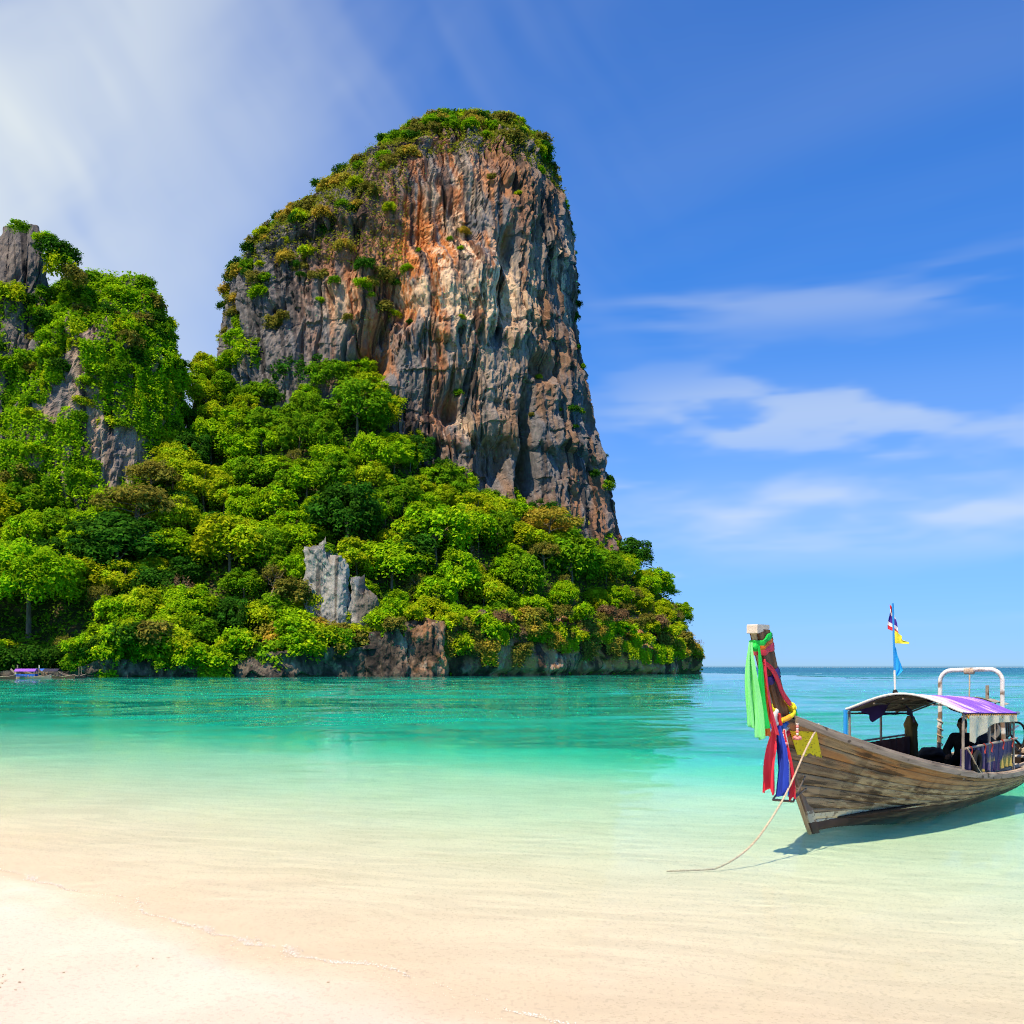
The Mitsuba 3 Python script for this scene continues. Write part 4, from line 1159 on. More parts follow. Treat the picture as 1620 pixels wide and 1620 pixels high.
def edge_wood_col(p, n, uv):
    s, t = st(p)
    return mikit.mix(mi.Color3f(0.30, 0.22, 0.12), mi.Color3f(0.52, 0.42, 0.27), mikit.fbm(p.z * 3, t * 60, s * 10, 4))


mat('plank_mat', proc(plank_col), rough=0.72, spec=0.3, bump=proc(plank_bump, 2e-3))
mat('prow_mat', proc(prow_col), rough=0.6, spec=0.3)
mat('grey_wood', proc(grey_wood_col), rough=0.8, spec=0.2)
mat('edge_wood', proc(edge_wood_col), rough=0.8, spec=0.2)
mat('dark_wood', (0.028, 0.020, 0.015), rough=0.8, spec=0.2)
mat('white_wood', proc(lambda p, n, uv: mikit.mix(mi.Color3f(0.50, 0.44, 0.36), mi.Color3f(0.74, 0.68, 0.58), mikit.fbm(p.x * 7, p.y * 7, p.z * 5, 3))), rough=0.8)

boat = thing('longtail_boat', 'weathered brown wooden longtail boat with a purple canopy floating in the shallows', 'boat')
# inner shell: dark, so the seams between the planks read as gaps
uu, vv = np.meshgrid(np.linspace(0, 1, 120), np.linspace(0, 1, 26), indexing='ij')


def side_shell(sign, inset):
    s, t, z = hull_pt(uu, vv)
    return bw(s, sign * np.maximum(t - inset, 0.004), z)


sh = []
for sg_ in (1, -1):
    P = side_shell(sg_, 0.034)
    sh.append(tm(P.reshape(-1, 3), grid_faces(*P.shape[:2])))
s_, t_, z_ = hull_pt(np.full(26, 1.0), np.linspace(0, 1, 26))
tr = np.stack([bw(s_, t_, z_), bw(s_, -t_, z_)], 1)
sh.append(tm(tr.reshape(-1, 3), grid_faces(26, 2)))
obj('hull', join(sh), 'dark_wood', boat, smooth=40)
# strakes, each of three planks with staggered butts
VB = np.array([0.0, 0.13, 0.25, 0.365, 0.475, 0.58, 0.68, 0.775, 0.875, 1.0])
rngb = np.random.default_rng(5)
for sgn in (1, -1):
    for k in range(len(VB) - 1):
        cuts = [0.0] + sorted([0.30 + 0.16 * ((k * 0.37) % 1), 0.60 + 0.2 * ((k * 0.61 + .3) % 1)]) + [0.995]
        for a, b in zip(cuts[:-1], cuts[1:]):
            u = np.linspace(a + 0.0006, b - 0.0006, max(8, int((b - a) * 90)))
            v = np.linspace(VB[k] + 0.0035, VB[k + 1] - 0.0035, 5)
            U, Vv = np.meshgrid(u, v, indexing='ij')
            s, t, z = hull_pt(U, Vv)
            wob = 0.006 * (meshkit.fbm(np.stack([s * 1.5, 0 * s + k * 3.3, 0 * s + sgn], -1), 2, 3) - 0.5) + rngb.uniform(-.003, .004)
            belly = 0.003 * (1 - ((Vv - Vv.mean()) / (v[-1] - v[0]) * 2) ** 2)
            P = bw(s, sgn * (t - 0.012 + wob + belly), z)
            q_ = np.stack([s, Vv * 1.55 + 0.002 * k], -1).reshape(-1, 2) if sgn > 0 else np.stack([s, Vv * 1.55 + 7], -1)[:, ::-1].reshape(-1, 2)
            obj('plank', sheet(P if sgn > 0 else P[:, ::-1], 0.026), 'plank_mat', boat, smooth=True, uv=np.vstack([q_, q_]))
# rails along the sheer
def rail(sgn, v, out, dz, w, h, u0, u1, name, matk):
    u = np.linspace(u0, u1, 90); s, t, z = hull_pt(u, np.full(90, v))
    ring = [(out - w / 2, dz - h / 2), (out + w / 2, dz - h / 2), (out + w / 2, dz + h / 2 - .008), (out + w / 2 - .008, dz + h / 2), (out - w / 2 + .008, dz + h / 2), (out - w / 2, dz + h / 2 - .008)]
    wv = 0.006 * (meshkit.noise(np.stack([s * 2, 0 * s, 0 * s + v * 9], -1), 3) - .5)
    P = np.stack([bw(s, sgn * np.maximum(t + a, 0.0), z + b + wv) for a, b in ring], 1)
    f = grid_faces(len(u), 6, True)
    v_ = P.reshape(-1, 3)
    caps = [[0, i, i + 1] for i in range(1, 5)] + [[(len(u) - 1) * 6 + x for x in (0, i + 1, i)] for i in range(1, 5)]
    return obj(name, tm(v_, np.vstack([f, caps])), matk, boat)


for sgn in (1, -1):
    rail(sgn, 0.985, 0.012, 0.0, 0.050, 0.085, 0.018, 0.998, 'rub_rail', 'grey_wood')
    rail(sgn, 1.0, -0.035, 0.035, 0.085, 0.028, 0.018, 0.998, 'gunwale', 'grey_wood')
    rail(sgn, 1.0, -0.150, 0.072, 0.040, 0.052, 0.06, 0.80, 'inner_rail', 'grey_wood')
# floor and thwarts
sf = np.linspace(0.7, 10.6, 40); half = np.interp(sf, [0.7, 2, 4, 8, 10.6], [.10, .42, .66, .62, .40])
P = np.stack([bw(sf, -half, 0 * sf + .12), bw(sf, half, 0 * sf + .12)], 1)
obj('floor', sheet(P, 0.02), 'dark_wood', boat)
for s0 in (1.2, 2.6, 5.2, 7.15, 8.3, 9.6):
    hz = float(sheer_z(s0)) - 0.035; hb = float(np.interp(s0, [0, 1.2, 2.6, 4, 8, 10.6], [.2, .50, .74, .88, .86, .6]))
    obj('thwart', beam(bw(s0, -hb, hz), bw(s0, hb, hz), 0.16, 0.04), 'white_wood' if s0 > 7 else 'grey_wood', boat)
# stem and prow board
zz = np.concatenate([np.linspace(-0.03, 1.5, 24), np.linspace(1.58, 2.66, 14)])
sf_ = stem_s(zz); wd = np.interp(zz, [-0.32, 0.1, 0.6, 1.2, 1.6, 2.2, 2.6], [0.15, 0.18, 0.25, 0.345, 0.32, 0.285, 0.29]); th = np.interp(zz, [-.32, 1.2, 2.6], [0.050, 0.058, 0.075])
ring = []
for (fa, fb) in ((0.012, 0.42), (0.0, 0.30), (0.0, -0.30), (0.012, -0.42), (1.0, -0.5), (1.0, 0.5)):
    ring.append(bw(sf_ - 0.035 + fa * wd, fb * th * 2 * (1.0 if fa < .5 else 1.06), zz))
Pp = np.stack(ring, 1)
f = grid_faces(len(zz), 6, True)
n6 = (len(zz) - 1) * 6
f = np.vstack([f, [[n6, n6 + i, n6 + i + 1] for i in range(1, 5)], [[0, i + 1, i] for i in range(1, 5)]])
prow = obj('prow', tm(Pp.reshape(-1, 3), f), 'prow_mat', boat)
e = np.stack([bw(sf_ - 0.052, 0.42 * th, zz), bw(sf_ - 0.052, -0.42 * th, zz)], 1)
obj('cutwater', sheet(e, 0.026), 'edge_wood', boat, label='pale worn front edge of the stem')
top = bw(float(stem_s(2.66)) + 0.10, 0, 2.655)
pa = unit(-0.60 * BA * 0 + BA + V(0, 0, 0.05))
obj('prow_cap', hull([top + a * BA + b * BN + c * UP for a, c0, c1 in ((-.165, -.040, .05), (-.15, -.048, .062), (.15, .012, .066), (.165, .02, .055)) for c in (c0, c1) for b in (-.07, .07)]), 'white_wood', boat, label='pale square cap on top of the prow')
# yellow painted patch: follows the planks at the shoulder, broken along its lower edge
zp0, zp1 = 1.05, 1.40
def patch():
    v = np.linspace(0, 1, 26); u = np.linspace(0, 1, 22); q, Uu = [], []
    G = np.zeros((26, 22, 3))
    for i, a in enumerate(v):
        for j, b in enumerate(u):
            # solve the hull point at this height, a little aft of the prow board
            zt = zp0 + (zp1 - zp0) * a - 0.035 * b
            s0 = float(stem_s(zt)) + 0.12 + 0.42 * b - 0.03 * a
            uuu = 0.08; vvv = 0.8
            for _ in range(12):
                s, t, z = hull_pt(uuu, vvv)
                uuu += (s0 - float(s)) / (S_END + 0.9); vvv += (zt - float(z)) / 1.6
            s, t, z = hull_pt(uuu, vvv)
            G[i, j] = bw(float(s), max(float(t) + 0.014, 0.045), float(z))
    f = grid_faces(26, 22)
    cen = G.reshape(-1, 3)[f].mean(1)
    vi = (f.mean(1) / 22) / 25
    keep = (meshkit.noise(cen * 14, 3) > 0.75 - 3.6 * vi)
    keep &= ~((np.abs((f.mean(1) % 22) / 21 - 0.55) < 0.02) & (vi > .45))
    return tm(G.reshape(-1, 3), f[keep])


def yellow_col(p, n, uv):
    k = mikit.smoothstep(0.62, 0.72, mikit.fbm(p.x * 30, p.y * 30, p.z * 60, 3))
    return mikit.mix(mi.Color3f(0.80, 0.66, 0.012), mi.Color3f(0.30, 0.22, 0.02), k)


mat('yellow_paint', proc(yellow_col), rough=0.6)
obj('paint_patch', patch(), 'yellow_paint', boat, smooth=True, label='square of peeling yellow paint on the shoulder of the bow')
# boarding ladder of thin metal at the stem
mat('ladder_metal', (0.16, 0.14, 0.12), rough=0.5, metallic=0.4)
lz, ls = 0.62, -0.52
A_, B_ = bw(-0.42, 0.10, 0.78), bw(-0.42, -0.10, 0.78)
C_, D_ = bw(-0.86, 0.14, 0.50), bw(-0.86, -0.14, 0.50)
lad = obj('ladder', join([tube([A_, C_], .012), tube([B_, D_], .012), tube([bw(-0.38, .10, .62), bw(-0.80, .13, .54)], .011), tube([bw(-0.38, -.10, .62), bw(-0.80, -.13, .54)], .011)]), 'ladder_metal', boat, smooth=40)
obj('rung', tube([C_, D_], .016), 'ladder_metal', lad, smooth=40)
obj('rung', tube([(A_ + C_) / 2, (B_ + D_) / 2], .014), 'ladder_metal', lad, smooth=40)
obj('rung', tube([bw(-0.80, .13, .54), C_], .012), 'ladder_metal', lad, smooth=40)

# ---- canopy
CF, CR, CW, CT = 3.55, 6.70, 0.93, 0.0


def roof_pt(s, w):
    """w -1 (far) .. 1 (near)"""
    e = 1.50 - 0.035 * (s - CF)
    return bw(s, CT + w * CW, e + 0.27 * np.cos(np.clip(np.asarray(w), -1, 1) * np.pi / 2) ** 1.15)


def roof_col(p, n, uv):
    s, t = st(p)
    b = mikit.fbm(s * 1.0, t * 1.2, 0.0, 3); st_ = mikit.fbm(s * 7.0, t * 0.9, 4.0, 3)
    c = mikit.mix(mi.Color3f(0.19, 0.085, 0.62), mi.Color3f(0.58, 0.40, 0.80), mikit.smoothstep(0.40, 0.62, 0.65 * b + 0.35 * st_))
    pale = mikit.smoothstep(0.52, 0.70, mikit.fbm(s * 2.6 + 3, t * 1.4, 8.0, 3)) * mikit.smoothstep(5.6, 4.2, s)
    c = mikit.mix(c, mi.Color3f(0.74, 0.64, 0.80), pale * 0.8)
    return mikit.mix(c, mi.Color3f(0.70, 0.42, 0.42), mikit.smoothstep(0.72, 0.8, mikit.fbm(s * 4, t * 3, 12.0, 3)) * 0.6)


mat('roof_cloth', proc(roof_col), rough=0.75, spec=0.2)
mat('under_cloth', proc(lambda p, n, uv: mikit.mix(mi.Color3f(0.055, 0.040, 0.038), mi.Color3f(0.20, 0.165, 0.14), mikit.fbm(st(p)[0] * 9, st(p)[1] * 1.2, 1.0, 3))), rough=0.85)
mat('dark_purple', (0.050, 0.022, 0.085), rough=0.85)
mat('grey_pole', proc(lambda p, n, uv: mikit.mix(mi.Color3f(0.17, 0.14, 0.11), mi.Color3f(0.42, 0.38, 0.33), mikit.fbm(p.x * 9, p.y * 9, p.z * 6, 3))), rough=0.7)
mat('white_pipe', proc(lambda p, n, uv: mikit.mix(mi.Color3f(0.70, 0.69, 0.66), mi.Color3f(0.22, 0.15, 0.10), mikit.smoothstep(0.52, 0.72, mikit.fbm(p.x * 7, p.y * 7, p.z * 7, 4) + 0.22 * mikit.smoothstep(1.7, 1.0, p.z)))), rough=0.45, spec=0.5)
mat('blue_paint', (0.02, 0.27, 0.72), rough=0.45, spec=0.5)
S_, W_ = np.meshgrid(np.linspace(CF, CR, 40), np.linspace(-1, 1, 41), indexing='ij')
P = roof_pt(S_, W_); P[..., 2] += 0.012 * (meshkit.fbm(np.stack([S_ * 2, W_ * 2, 0 * S_], -1), 3, 2) - .5) - 0.010 * np.abs(np.sin((S_ - CF) / (CR - CF) * np.pi * 4))
can = obj('canopy', sheet(P, 0.010), 'roof_cloth', boat, smooth=40)
P2 = P.copy(); P2[..., 2] -= 0.022
obj('lining', sheet(P2[1:-1], 0.006), 'under_cloth', can, smooth=40)
wv = np.linspace(-1, 1, 30)
arc = roof_pt(np.full(30, CF - 0.012), wv); arc[:, 2] += 0.004
obj('edge_bar', tube(arc, .018), 'white_pipe', can, smooth=40)
for s0 in (4.3, 5.1, 5.9, 6.66):
    a_ = roof_pt(np.full(30, s0), wv); a_[:, 2] -= 0.045
    obj('roof_rib', tube(a_, .017, 6), 'grey_wood', can, smooth=40)
for w0 in (-0.97, -.5, 0, .5, .97):
    a_ = roof_pt(np.linspace(CF, CR, 12), np.full(12, w0)); a_[:, 2] -= 0.075
    obj('roof_batten', tube(a_, .014, 6), 'grey_wood', can, smooth=40)
# scalloped near eave cord and torn cloth flaps
a_ = roof_pt(np.linspace(CF, CR, 60), np.full(60, 1.0)); a_[:, 2] -= 0.012 + .008 * np.abs(np.sin(np.linspace(0, 40, 60)))
obj('eave_cord', tube(a_, .012, 6), 'dark_purple', can, smooth=40)


def cloth(corners, nu, nv, amp, seed, ragged=0.0, freq=3.0):
    """a hanging cloth from four corners (top a, top b, bottom b, bottom a), rippled"""
    a, b, c, d = (np.asarray(x, float) for x in corners)
    u, v = np.meshgrid(np.linspace(0, 1, nu), np.linspace(0, 1, nv), indexing='ij')
    rag = 1 - ragged * meshkit.fbm(np.stack([u * 7, 0 * u, 0 * u + seed], -1), 3, seed) * 1.4
    vv_ = v * rag
    P = (a + (b - a) * u[..., None]) * (1 - vv_[..., None]) + (d + (c - d) * u[..., None]) * vv_[..., None]
    n = unit(np.cross(b - a, d - a))
    w = amp * (np.sin(u * freq * 2 * np.pi + seed + 1.5 * v) + 0.8 * (meshkit.fbm(np.stack([u * 4, v * 2, 0 * u + seed], -1), 3, seed) - .5)) * (0.3 + 0.7 * v)
    return P + n * w[..., None]


mat('cream_cloth', proc(lambda p, n, uv: mikit.mix(mi.Color3f(0.48, 0.46, 0.34), mi.Color3f(0.72, 0.66, 0.50), mikit.fbm(p.x * 6, p.y * 6, p.z * 9, 3))), rough=0.8)
mat('orange_trim', (0.55, 0.30, 0.07), rough=0.8)
z1 = lambda s: 1.47 - 0.035 * (s - CF)
cr = [bw(3.8, .95, z1(3.8) - .02), bw(6.6, .95, z1(6.6) - .02), bw(6.6, .96, z1(6.6) - .14), bw(3.95, .96, z1(3.8) - .42)]
u, v = np.meshgrid(np.linspace(0, 1, 40), np.linspace(0, 1, 14), indexing='ij')
a, b, c, d = cr
drop = np.interp(u, [0, .06, .25, .5, .62, 1], [.40, .44, .30, .13, .12, .11]) * v
P = a + (b - a) * u[..., None] - UP * drop[..., None] + BN * (0.03 * np.sin(u * 26) * v)[..., None]
obj('valance', sheet(P, 0.004), 'cream_cloth', can, smooth=True, label='torn cream cloth hanging from the near edge of the canopy')
tr_ = [tube([roof_pt(s0, 1.0) - UP * .03, roof_pt(s0 + .06, 1.0) - UP * (.075 + .02 * math.sin(s0 * 9)) + BN * .012, roof_pt(s0 + .12, 1.0) - UP * .03], .013, 5) for s0 in np.arange(3.7, 6.6, .13)]
obj('trim', join(tr_), 'orange_trim', can, smooth=True)
for (s0, w0, s1, w1, tip, dp, sd) in ((3.7, -.80, 4.2, -.45, .5, .24, 1), (3.9, -.93, 6.5, -.93, .3, .07, 2), (5.2, -.55, 6.6, -.90, .8, .20, 3), (4.6, .05, 6.0, .62, .75, .20, 4)):
    u, v = np.meshgrid(np.linspace(0, 1, 30), np.linspace(0, 1, 8), indexing='ij')
    base = roof_pt(s0 + (s1 - s0) * u, w0 + (w1 - w0) * u) - UP * .07
    sh_ = np.minimum(u / tip, (1 - u) / (1 - tip)).clip(0, 1)
    sag = dp * v * (sh_ ** 1.2 + .25 * meshkit.noise(np.stack([u * 9, 0 * u, 0 * u + sd], -1), sd))
    obj('flap', sheet(base - UP * sag[..., None] + BA * (.05 * np.sin(7 * u + sd) * v)[..., None] + BN * (.04 * v * np.sin(11 * u))[..., None], .004), 'dark_purple', can, smooth=True)
# posts and rails
for sgn in (1, -1):
    for s0 in (CF + .08, 5.07, 6.62):
        if sgn < 0 and s0 < 4:
            obj('post', tube([bw(s0 - .08, -.94, .55), bw(s0 - .08, -.94, 1.49)], .034, 12), 'blue_paint', boat, smooth=40, label='bright blue canopy post')
        gz = float(sheer_z(s0))
        obj('post', tube([bw(s0, sgn * .90, gz - .1), bw(s0, sgn * .90, 1.10), bw(s0, sgn * .905, float(1.48 - .035 * (s0 - CF)))], .022, 8), 'grey_pole', boat, smooth=40)
    obj('side_rail', tube([bw(CF + .08, sgn * .925, .935), bw(6.75, sgn * .925, .93)], .019, 8), 'grey_pole', boat, smooth=40)


# side curtains: folded purple cloth on the beach side, dark red on the sea side
def folds(s0, s1, t0, z0, z1, n, depth, seed):
    u, v = np.meshgrid(np.linspace(0, 1, n * 12), np.linspace(0, 1, 14), indexing='ij')
    w = depth * (np.abs(np.sin(u * n * np.pi)) ** 0.6 - .5) * (0.7 + .3 * v) + .02 * (meshkit.fbm(np.stack([u * 5, v * 2, 0 * u], -1), 3, seed) - .5)
    zb = z1 + .035 * (meshkit.noise(np.stack([u * n, 0 * u, 0 * u], -1), seed) - .5)
    s = s0 + (s1 - s0) * u + .05 * v * np.sin(u * n * 2 * np.pi)
    return bw(s, t0 + w, z0 + (zb - z0) * v)


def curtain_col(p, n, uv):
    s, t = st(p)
    c = mikit.mix(mi.Color3f(0.035, 0.022, 0.085), mi.Color3f(0.145, 0.120, 0.225), mikit.smoothstep(-0.5, 0.7, dr.sin(s * 24 + 2.0 * mikit.noise(s * 3, p.z * 2))) * (0.6 + 0.5 * mikit.noise(s * 4, p.z * 3)))  # dark and pale bands, one per fold: crease shading painted into the cloth colour
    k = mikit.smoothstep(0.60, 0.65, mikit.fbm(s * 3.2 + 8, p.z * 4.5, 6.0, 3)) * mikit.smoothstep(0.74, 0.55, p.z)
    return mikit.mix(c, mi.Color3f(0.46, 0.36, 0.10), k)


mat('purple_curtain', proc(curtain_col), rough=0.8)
mat('red_curtain', proc(lambda p, n, uv: mikit.mix(mi.Color3f(0.045, 0.020, 0.022), mi.Color3f(0.22, 0.075, 0.06), mikit.noise(st(p)[0] * 7, p.z * 2, 3.0))), rough=0.8)
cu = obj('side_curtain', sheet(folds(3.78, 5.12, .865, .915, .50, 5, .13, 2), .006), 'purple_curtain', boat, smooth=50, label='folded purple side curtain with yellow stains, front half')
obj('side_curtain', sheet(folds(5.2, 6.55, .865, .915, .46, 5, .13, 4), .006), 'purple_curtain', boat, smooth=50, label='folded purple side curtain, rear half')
obj('side_curtain', sheet(folds(4.1, 6.5, -.87, .91, .50, 7, .12, 6), .006), 'red_curtain', boat, smooth=50, label='folded dark red curtain on the far side')
mat('red_cord', (0.40, 0.05, 0.04), rough=0.8)
for s0 in (3.85, 4.6, 5.0, 5.7, 6.3):
    obj('tie', tube(spline([bw(s0, .93, .96), bw(s0 + .02, .965, .93), bw(s0 + .05, .955, .86), bw(s0 - .02, .97, .80)], 9), .010, 5), 'red_cord', cu, smooth=True)

# things in and on the boat ------------------------------------------------------------------
mat('rubber', (0.012, 0.012, 0.013), rough=0.7)
tire = thing('tyre', 'black tyre used as a fender beside the purple side curtain', 'tyre')
tc = bw(4.12, .965, .70)
a = np.linspace(0, 2 * np.pi, 29)[:-1]; bq = np.linspace(0, 2 * np.pi, 13)[:-1]
AA, BB = np.meshgrid(a, bq, indexing='ij')
rr = .15 + .042 * np.cos(BB)
Pt = tc + rr[..., None] * (np.cos(AA)[..., None] * BA + np.sin(AA)[..., None] * UP) + (.045 * np.sin(BB))[..., None] * BN
i, j = np.meshgrid(np.arange(28), np.arange(12), indexing='ij'); idx = lambda i, j: (i % 28) * 12 + j % 12
ft = np.concatenate([np.stack([idx(i, j), idx(i + 1, j), idx(i + 1, j + 1)], -1).reshape(-1, 3), np.stack([idx(i, j), idx(i + 1, j + 1), idx(i, j + 1)], -1).reshape(-1, 3)])
obj('tread', tm(Pt.reshape(-1, 3), ft), 'rubber', tire, smooth=True)
# rope of the fender
mat('rope_mat', proc(lambda p, n, uv: mikit.mix(mi.Color3f(0.42, 0.31, 0.21), mi.Color3f(0.66, 0.54, 0.40), mikit.noise(p.x * 60, p.y * 60, p.z * 60))), rough=0.9)
k = obj('tie_rope', tube(spline([bw(3.66, .95, .94), bw(3.85, .99, .76), bw(4.1, 1.0, .58), bw(4.28, 1.0, .50)], 20), .012, 6), 'rope_mat', None, smooth=True)
tag(k, 'short pale rope tied diagonally in front of the purple curtain', 'rope')

# arch of white pipe behind the canopy
arch = thing('pipe_arch', 'rusty white pipe arch standing behind the purple canopy', 'arch')
hw = .555; zt = 2.14; r_ = .22; s0 = 7.25
pts = [(-hw - .03, .40), (-hw, 1.3)] + [(-hw + r_ - r_ * math.cos(q), zt - r_ + r_ * math.sin(q)) for q in np.linspace(.0, np.pi / 2, 9)] + [(hw - r_ + r_ * math.sin(q), zt + .02 - r_ + r_ * math.cos(q)) for q in np.linspace(0, np.pi / 2, 9)] + [(hw, 1.3), (hw + .05, .40)]
pa_ = np.array([bw(s0, t, z) for t, z in pts])
obj('pipe', tube(pa_, .041, 12), 'white_pipe', arch, smooth=50)
k = obj('cord', tube(spline([bw(s0, -.02, 2.13), bw(s0 - .03, -.01, 1.9), bw(s0 - .03, -.02, 1.55)], 14), .013, 6), 'rope_mat', None, smooth=True)
tag(k, 'cord hanging from the middle of the white pipe arch', 'rope')
kn = [tube([bw(s0 - .05 * math.cos(q) , -.10 + .022 * w, 2.125 + .05 * math.sin(q)) for q in np.linspace(0, 6.28, 12)], .012, 5) for w in range(8)]
k = obj('rope_lashing', join(kn), 'rope_mat', None, smooth=True)
tag(k, 'rope lashing wound round the top of the white pipe arch', 'rope')
# bits of rope on the arch's far leg
hx = [bw(s0 + .05 * math.cos(q * 1.0), -hw + .05 * math.sin(q), .55 + q * .022) for q in np.linspace(0, 30, 90)]
k = obj('rope_coil', tube(hx, .010, 5), 'rope_mat', None, smooth=True)
tag(k, 'thin rope wound down the far leg of the white pipe arch', 'rope')

# rolled brown cloth on the rear far post and a dark bundle below it
mat('brown_cloth', proc(lambda p, n, uv: mikit.mix(mi.Color3f(0.075, 0.050, 0.018), mi.Color3f(0.20, 0.135, 0.045), mikit.fbm(p.x * 12, p.y * 12, p.z * 4, 3))), rough=0.9)
zz_ = np.linspace(.50, 1.28, 26)
rad = np.interp(zz_, [.5, .8, 1.05, 1.12, 1.2, 1.28], [.12, .115, .10, .12, .085, .06])
th_ = np.linspace(0, 2 * np.pi, 25)[:-1]
R_ = rad[:, None] * (1 + .14 * np.sin(5 * th_[None] + zz_[:, None] * 4) + .22 * (meshkit.fbm(np.stack([np.cos(th_)[None] * 2 + 0 * zz_[:, None], np.sin(th_)[None] * 2 + 0 * zz_[:, None], zz_[:, None] * 5 + 0 * th_[None]], -1), 3, 4) - .5))
c_ = bw(6.5, -.86, 0)
Pc = c_ + np.stack([R_ * np.cos(th_), R_ * np.sin(th_), zz_[:, None] + 0 * R_], -1)
k = obj('rolled_cloth', tm(Pc.reshape(-1, 3), grid_faces(26, 24, True)), 'brown_cloth', None, smooth=True)
tag(k, 'brown cloth rolled round the rear post on the far side of the canopy', 'cloth')


def lump(c, rx, ry, rz, seed, ax=BA, ay=BN, rough=.35, n=3):
    m = trimesh.creation.icosphere(subdivisions=n); v = m.vertices
    r = 1 + rough * (meshkit.fbm(v * 1.7 + seed, 3, seed) - .5) * 2
    v = v * r[:, None] * [rx, ry, rz]
    return tm(np.asarray(c) + v[:, :1] * ax + v[:, 1:2] * ay + v[:, 2:] * UP, m.faces)


mat('black_cloth', (0.016, 0.014, 0.015), rough=0.9)
k = obj('dark_bundle', lump(bw(7.0, -.62, .50), .40, .28, .17, 3), 'black_cloth', None, smooth=True)
tag(k, 'dark bundle lying inside the boat between the brown rolled cloth and the pipe arch', 'bundle')
# ------------------------------------------------------------------ ribbons and garlands on the prow
def satin(key, c, c2=None):
    c2 = c2 or tuple(0.75 * v for v in c)
    return mat(key, proc(lambda p, n, uv: mikit.mix(mi.Color3f(c2), mi.Color3f(c), mikit.fbm(p.x * 14 + p.y * 14, p.z * 2.5, 1.0, 3))), rough=0.55, spec=0.3)


satin('green_satin', (0.02, 0.66, 0.10), (0.01, 0.52, 0.06)); satin('pale_green_satin', (0.30, 0.88, 0.34), (0.20, 0.80, 0.24))
satin('orange_satin', (0.90, 0.22, 0.03)); satin('pink_satin', (0.82, 0.06, 0.11), (0.70, 0.045, 0.08)); satin('red_satin', (0.80, 0.030, 0.060))
satin('blue_satin', (0.028, 0.070, 0.56), (0.015, 0.035, 0.34)); satin('navy_satin', (0.050, 0.030, 0.22)); satin('sky_satin', (0.03, 0.16, 0.58)); satin('white_satin', (0.74, 0.70, 0.70))


def prow_face(z, f, out):
    """a point on the beach side (out > 0) or the far side of the prow board: f 0 front .. 1 back"""
    w_ = np.interp(z, [0.6, 1.2, 1.6, 2.2, 2.6], [0.25, 0.345, 0.32, 0.285, 0.29])
    th__ = np.interp(z, [1.2, 2.6], [0.058, 0.075])
    return bw(stem_s(z) - 0.035 + f * w_, np.sign(out) * (0.90 * th__ + abs(out)), z)


def band(z_front, z_back, wdt, matk, parent, name, puff=0.012):
    """a cloth wound once round the prow, sloping from front to back"""
    loop = [(-0.10, 0, -1)] + [(f, 1, f) for f in np.linspace(0, 1, 9)] + [(1.08, 0, 1)] + [(f, -1, f) for f in np.linspace(1, 0, 7)] + [(-0.10, 0, 0)]
    P = []
    for f, sd, _ in loop:
        ff = min(max(f, 0), 1); z = z_front + (z_back - z_front) * ff
        row = []
        for v in np.linspace(-.5, .5, 7):
            q = z + v * wdt * (0.8 + .4 * ff) + .008 * math.sin(9 * f + 5 * v)
            o = puff * (1.0 + .9 * math.cos(v * np.pi) + .5 * math.sin(v * 19 + f * 4)) + 0.006
            if sd == 0:
                c = bw(stem_s(q) - 0.035 + f * 0.31 + (-.02 if f < 0 else .0), 0, q)
            else:
                c = prow_face(q, f, sd * o)
            row.append(c)
        P.append(row)
    return obj(name, sheet(np.array(P), 0.006), matk, parent, smooth=True)


def tail(p, L, w, matk, parent, name, seed, lean=(0, 0, 0), ragged=.05, amp=.03, nf=1.4, spread=1.25, wd=None):
    """a ribbon hanging from p"""
    wd = -BA * 0.55 + BN * 0.85 if wd is None else wd
    wd = unit(wd); n = np.cross(wd, UP)
    u, v = np.meshgrid(np.linspace(-.5, .5, 31), np.linspace(0, 1, 30), indexing='ij')
    wdt = w * (0.45 + (spread - .45) * sstep(0, .35, v))
    off = amp * (np.sin((u + .5) * nf * 2 * np.pi + seed + 1.8 * v) + .55 * np.sin((u + .5) * nf * 5.3 * np.pi + 2 * seed - 1.2 * v)) * (0.35 + v) + .02 * np.sin(5 * v + seed)
    Lr = L * (1 - ragged * meshkit.noise(np.stack([u * 8, 0 * u, 0 * u + seed], -1), seed))
    P = np.asarray(p) + wd * (u * wdt)[..., None] + n * off[..., None] - UP * (v * Lr)[..., None] + np.asarray(lean, float) * (v ** 1.3)[..., None]
    return obj(name, sheet(P, .004), matk, parent, smooth=True)


def knot(p, r, matk, parent, seed):
    return obj('knot', lump(p, r, r * .8, r, seed, n=2), matk, parent, smooth=True)


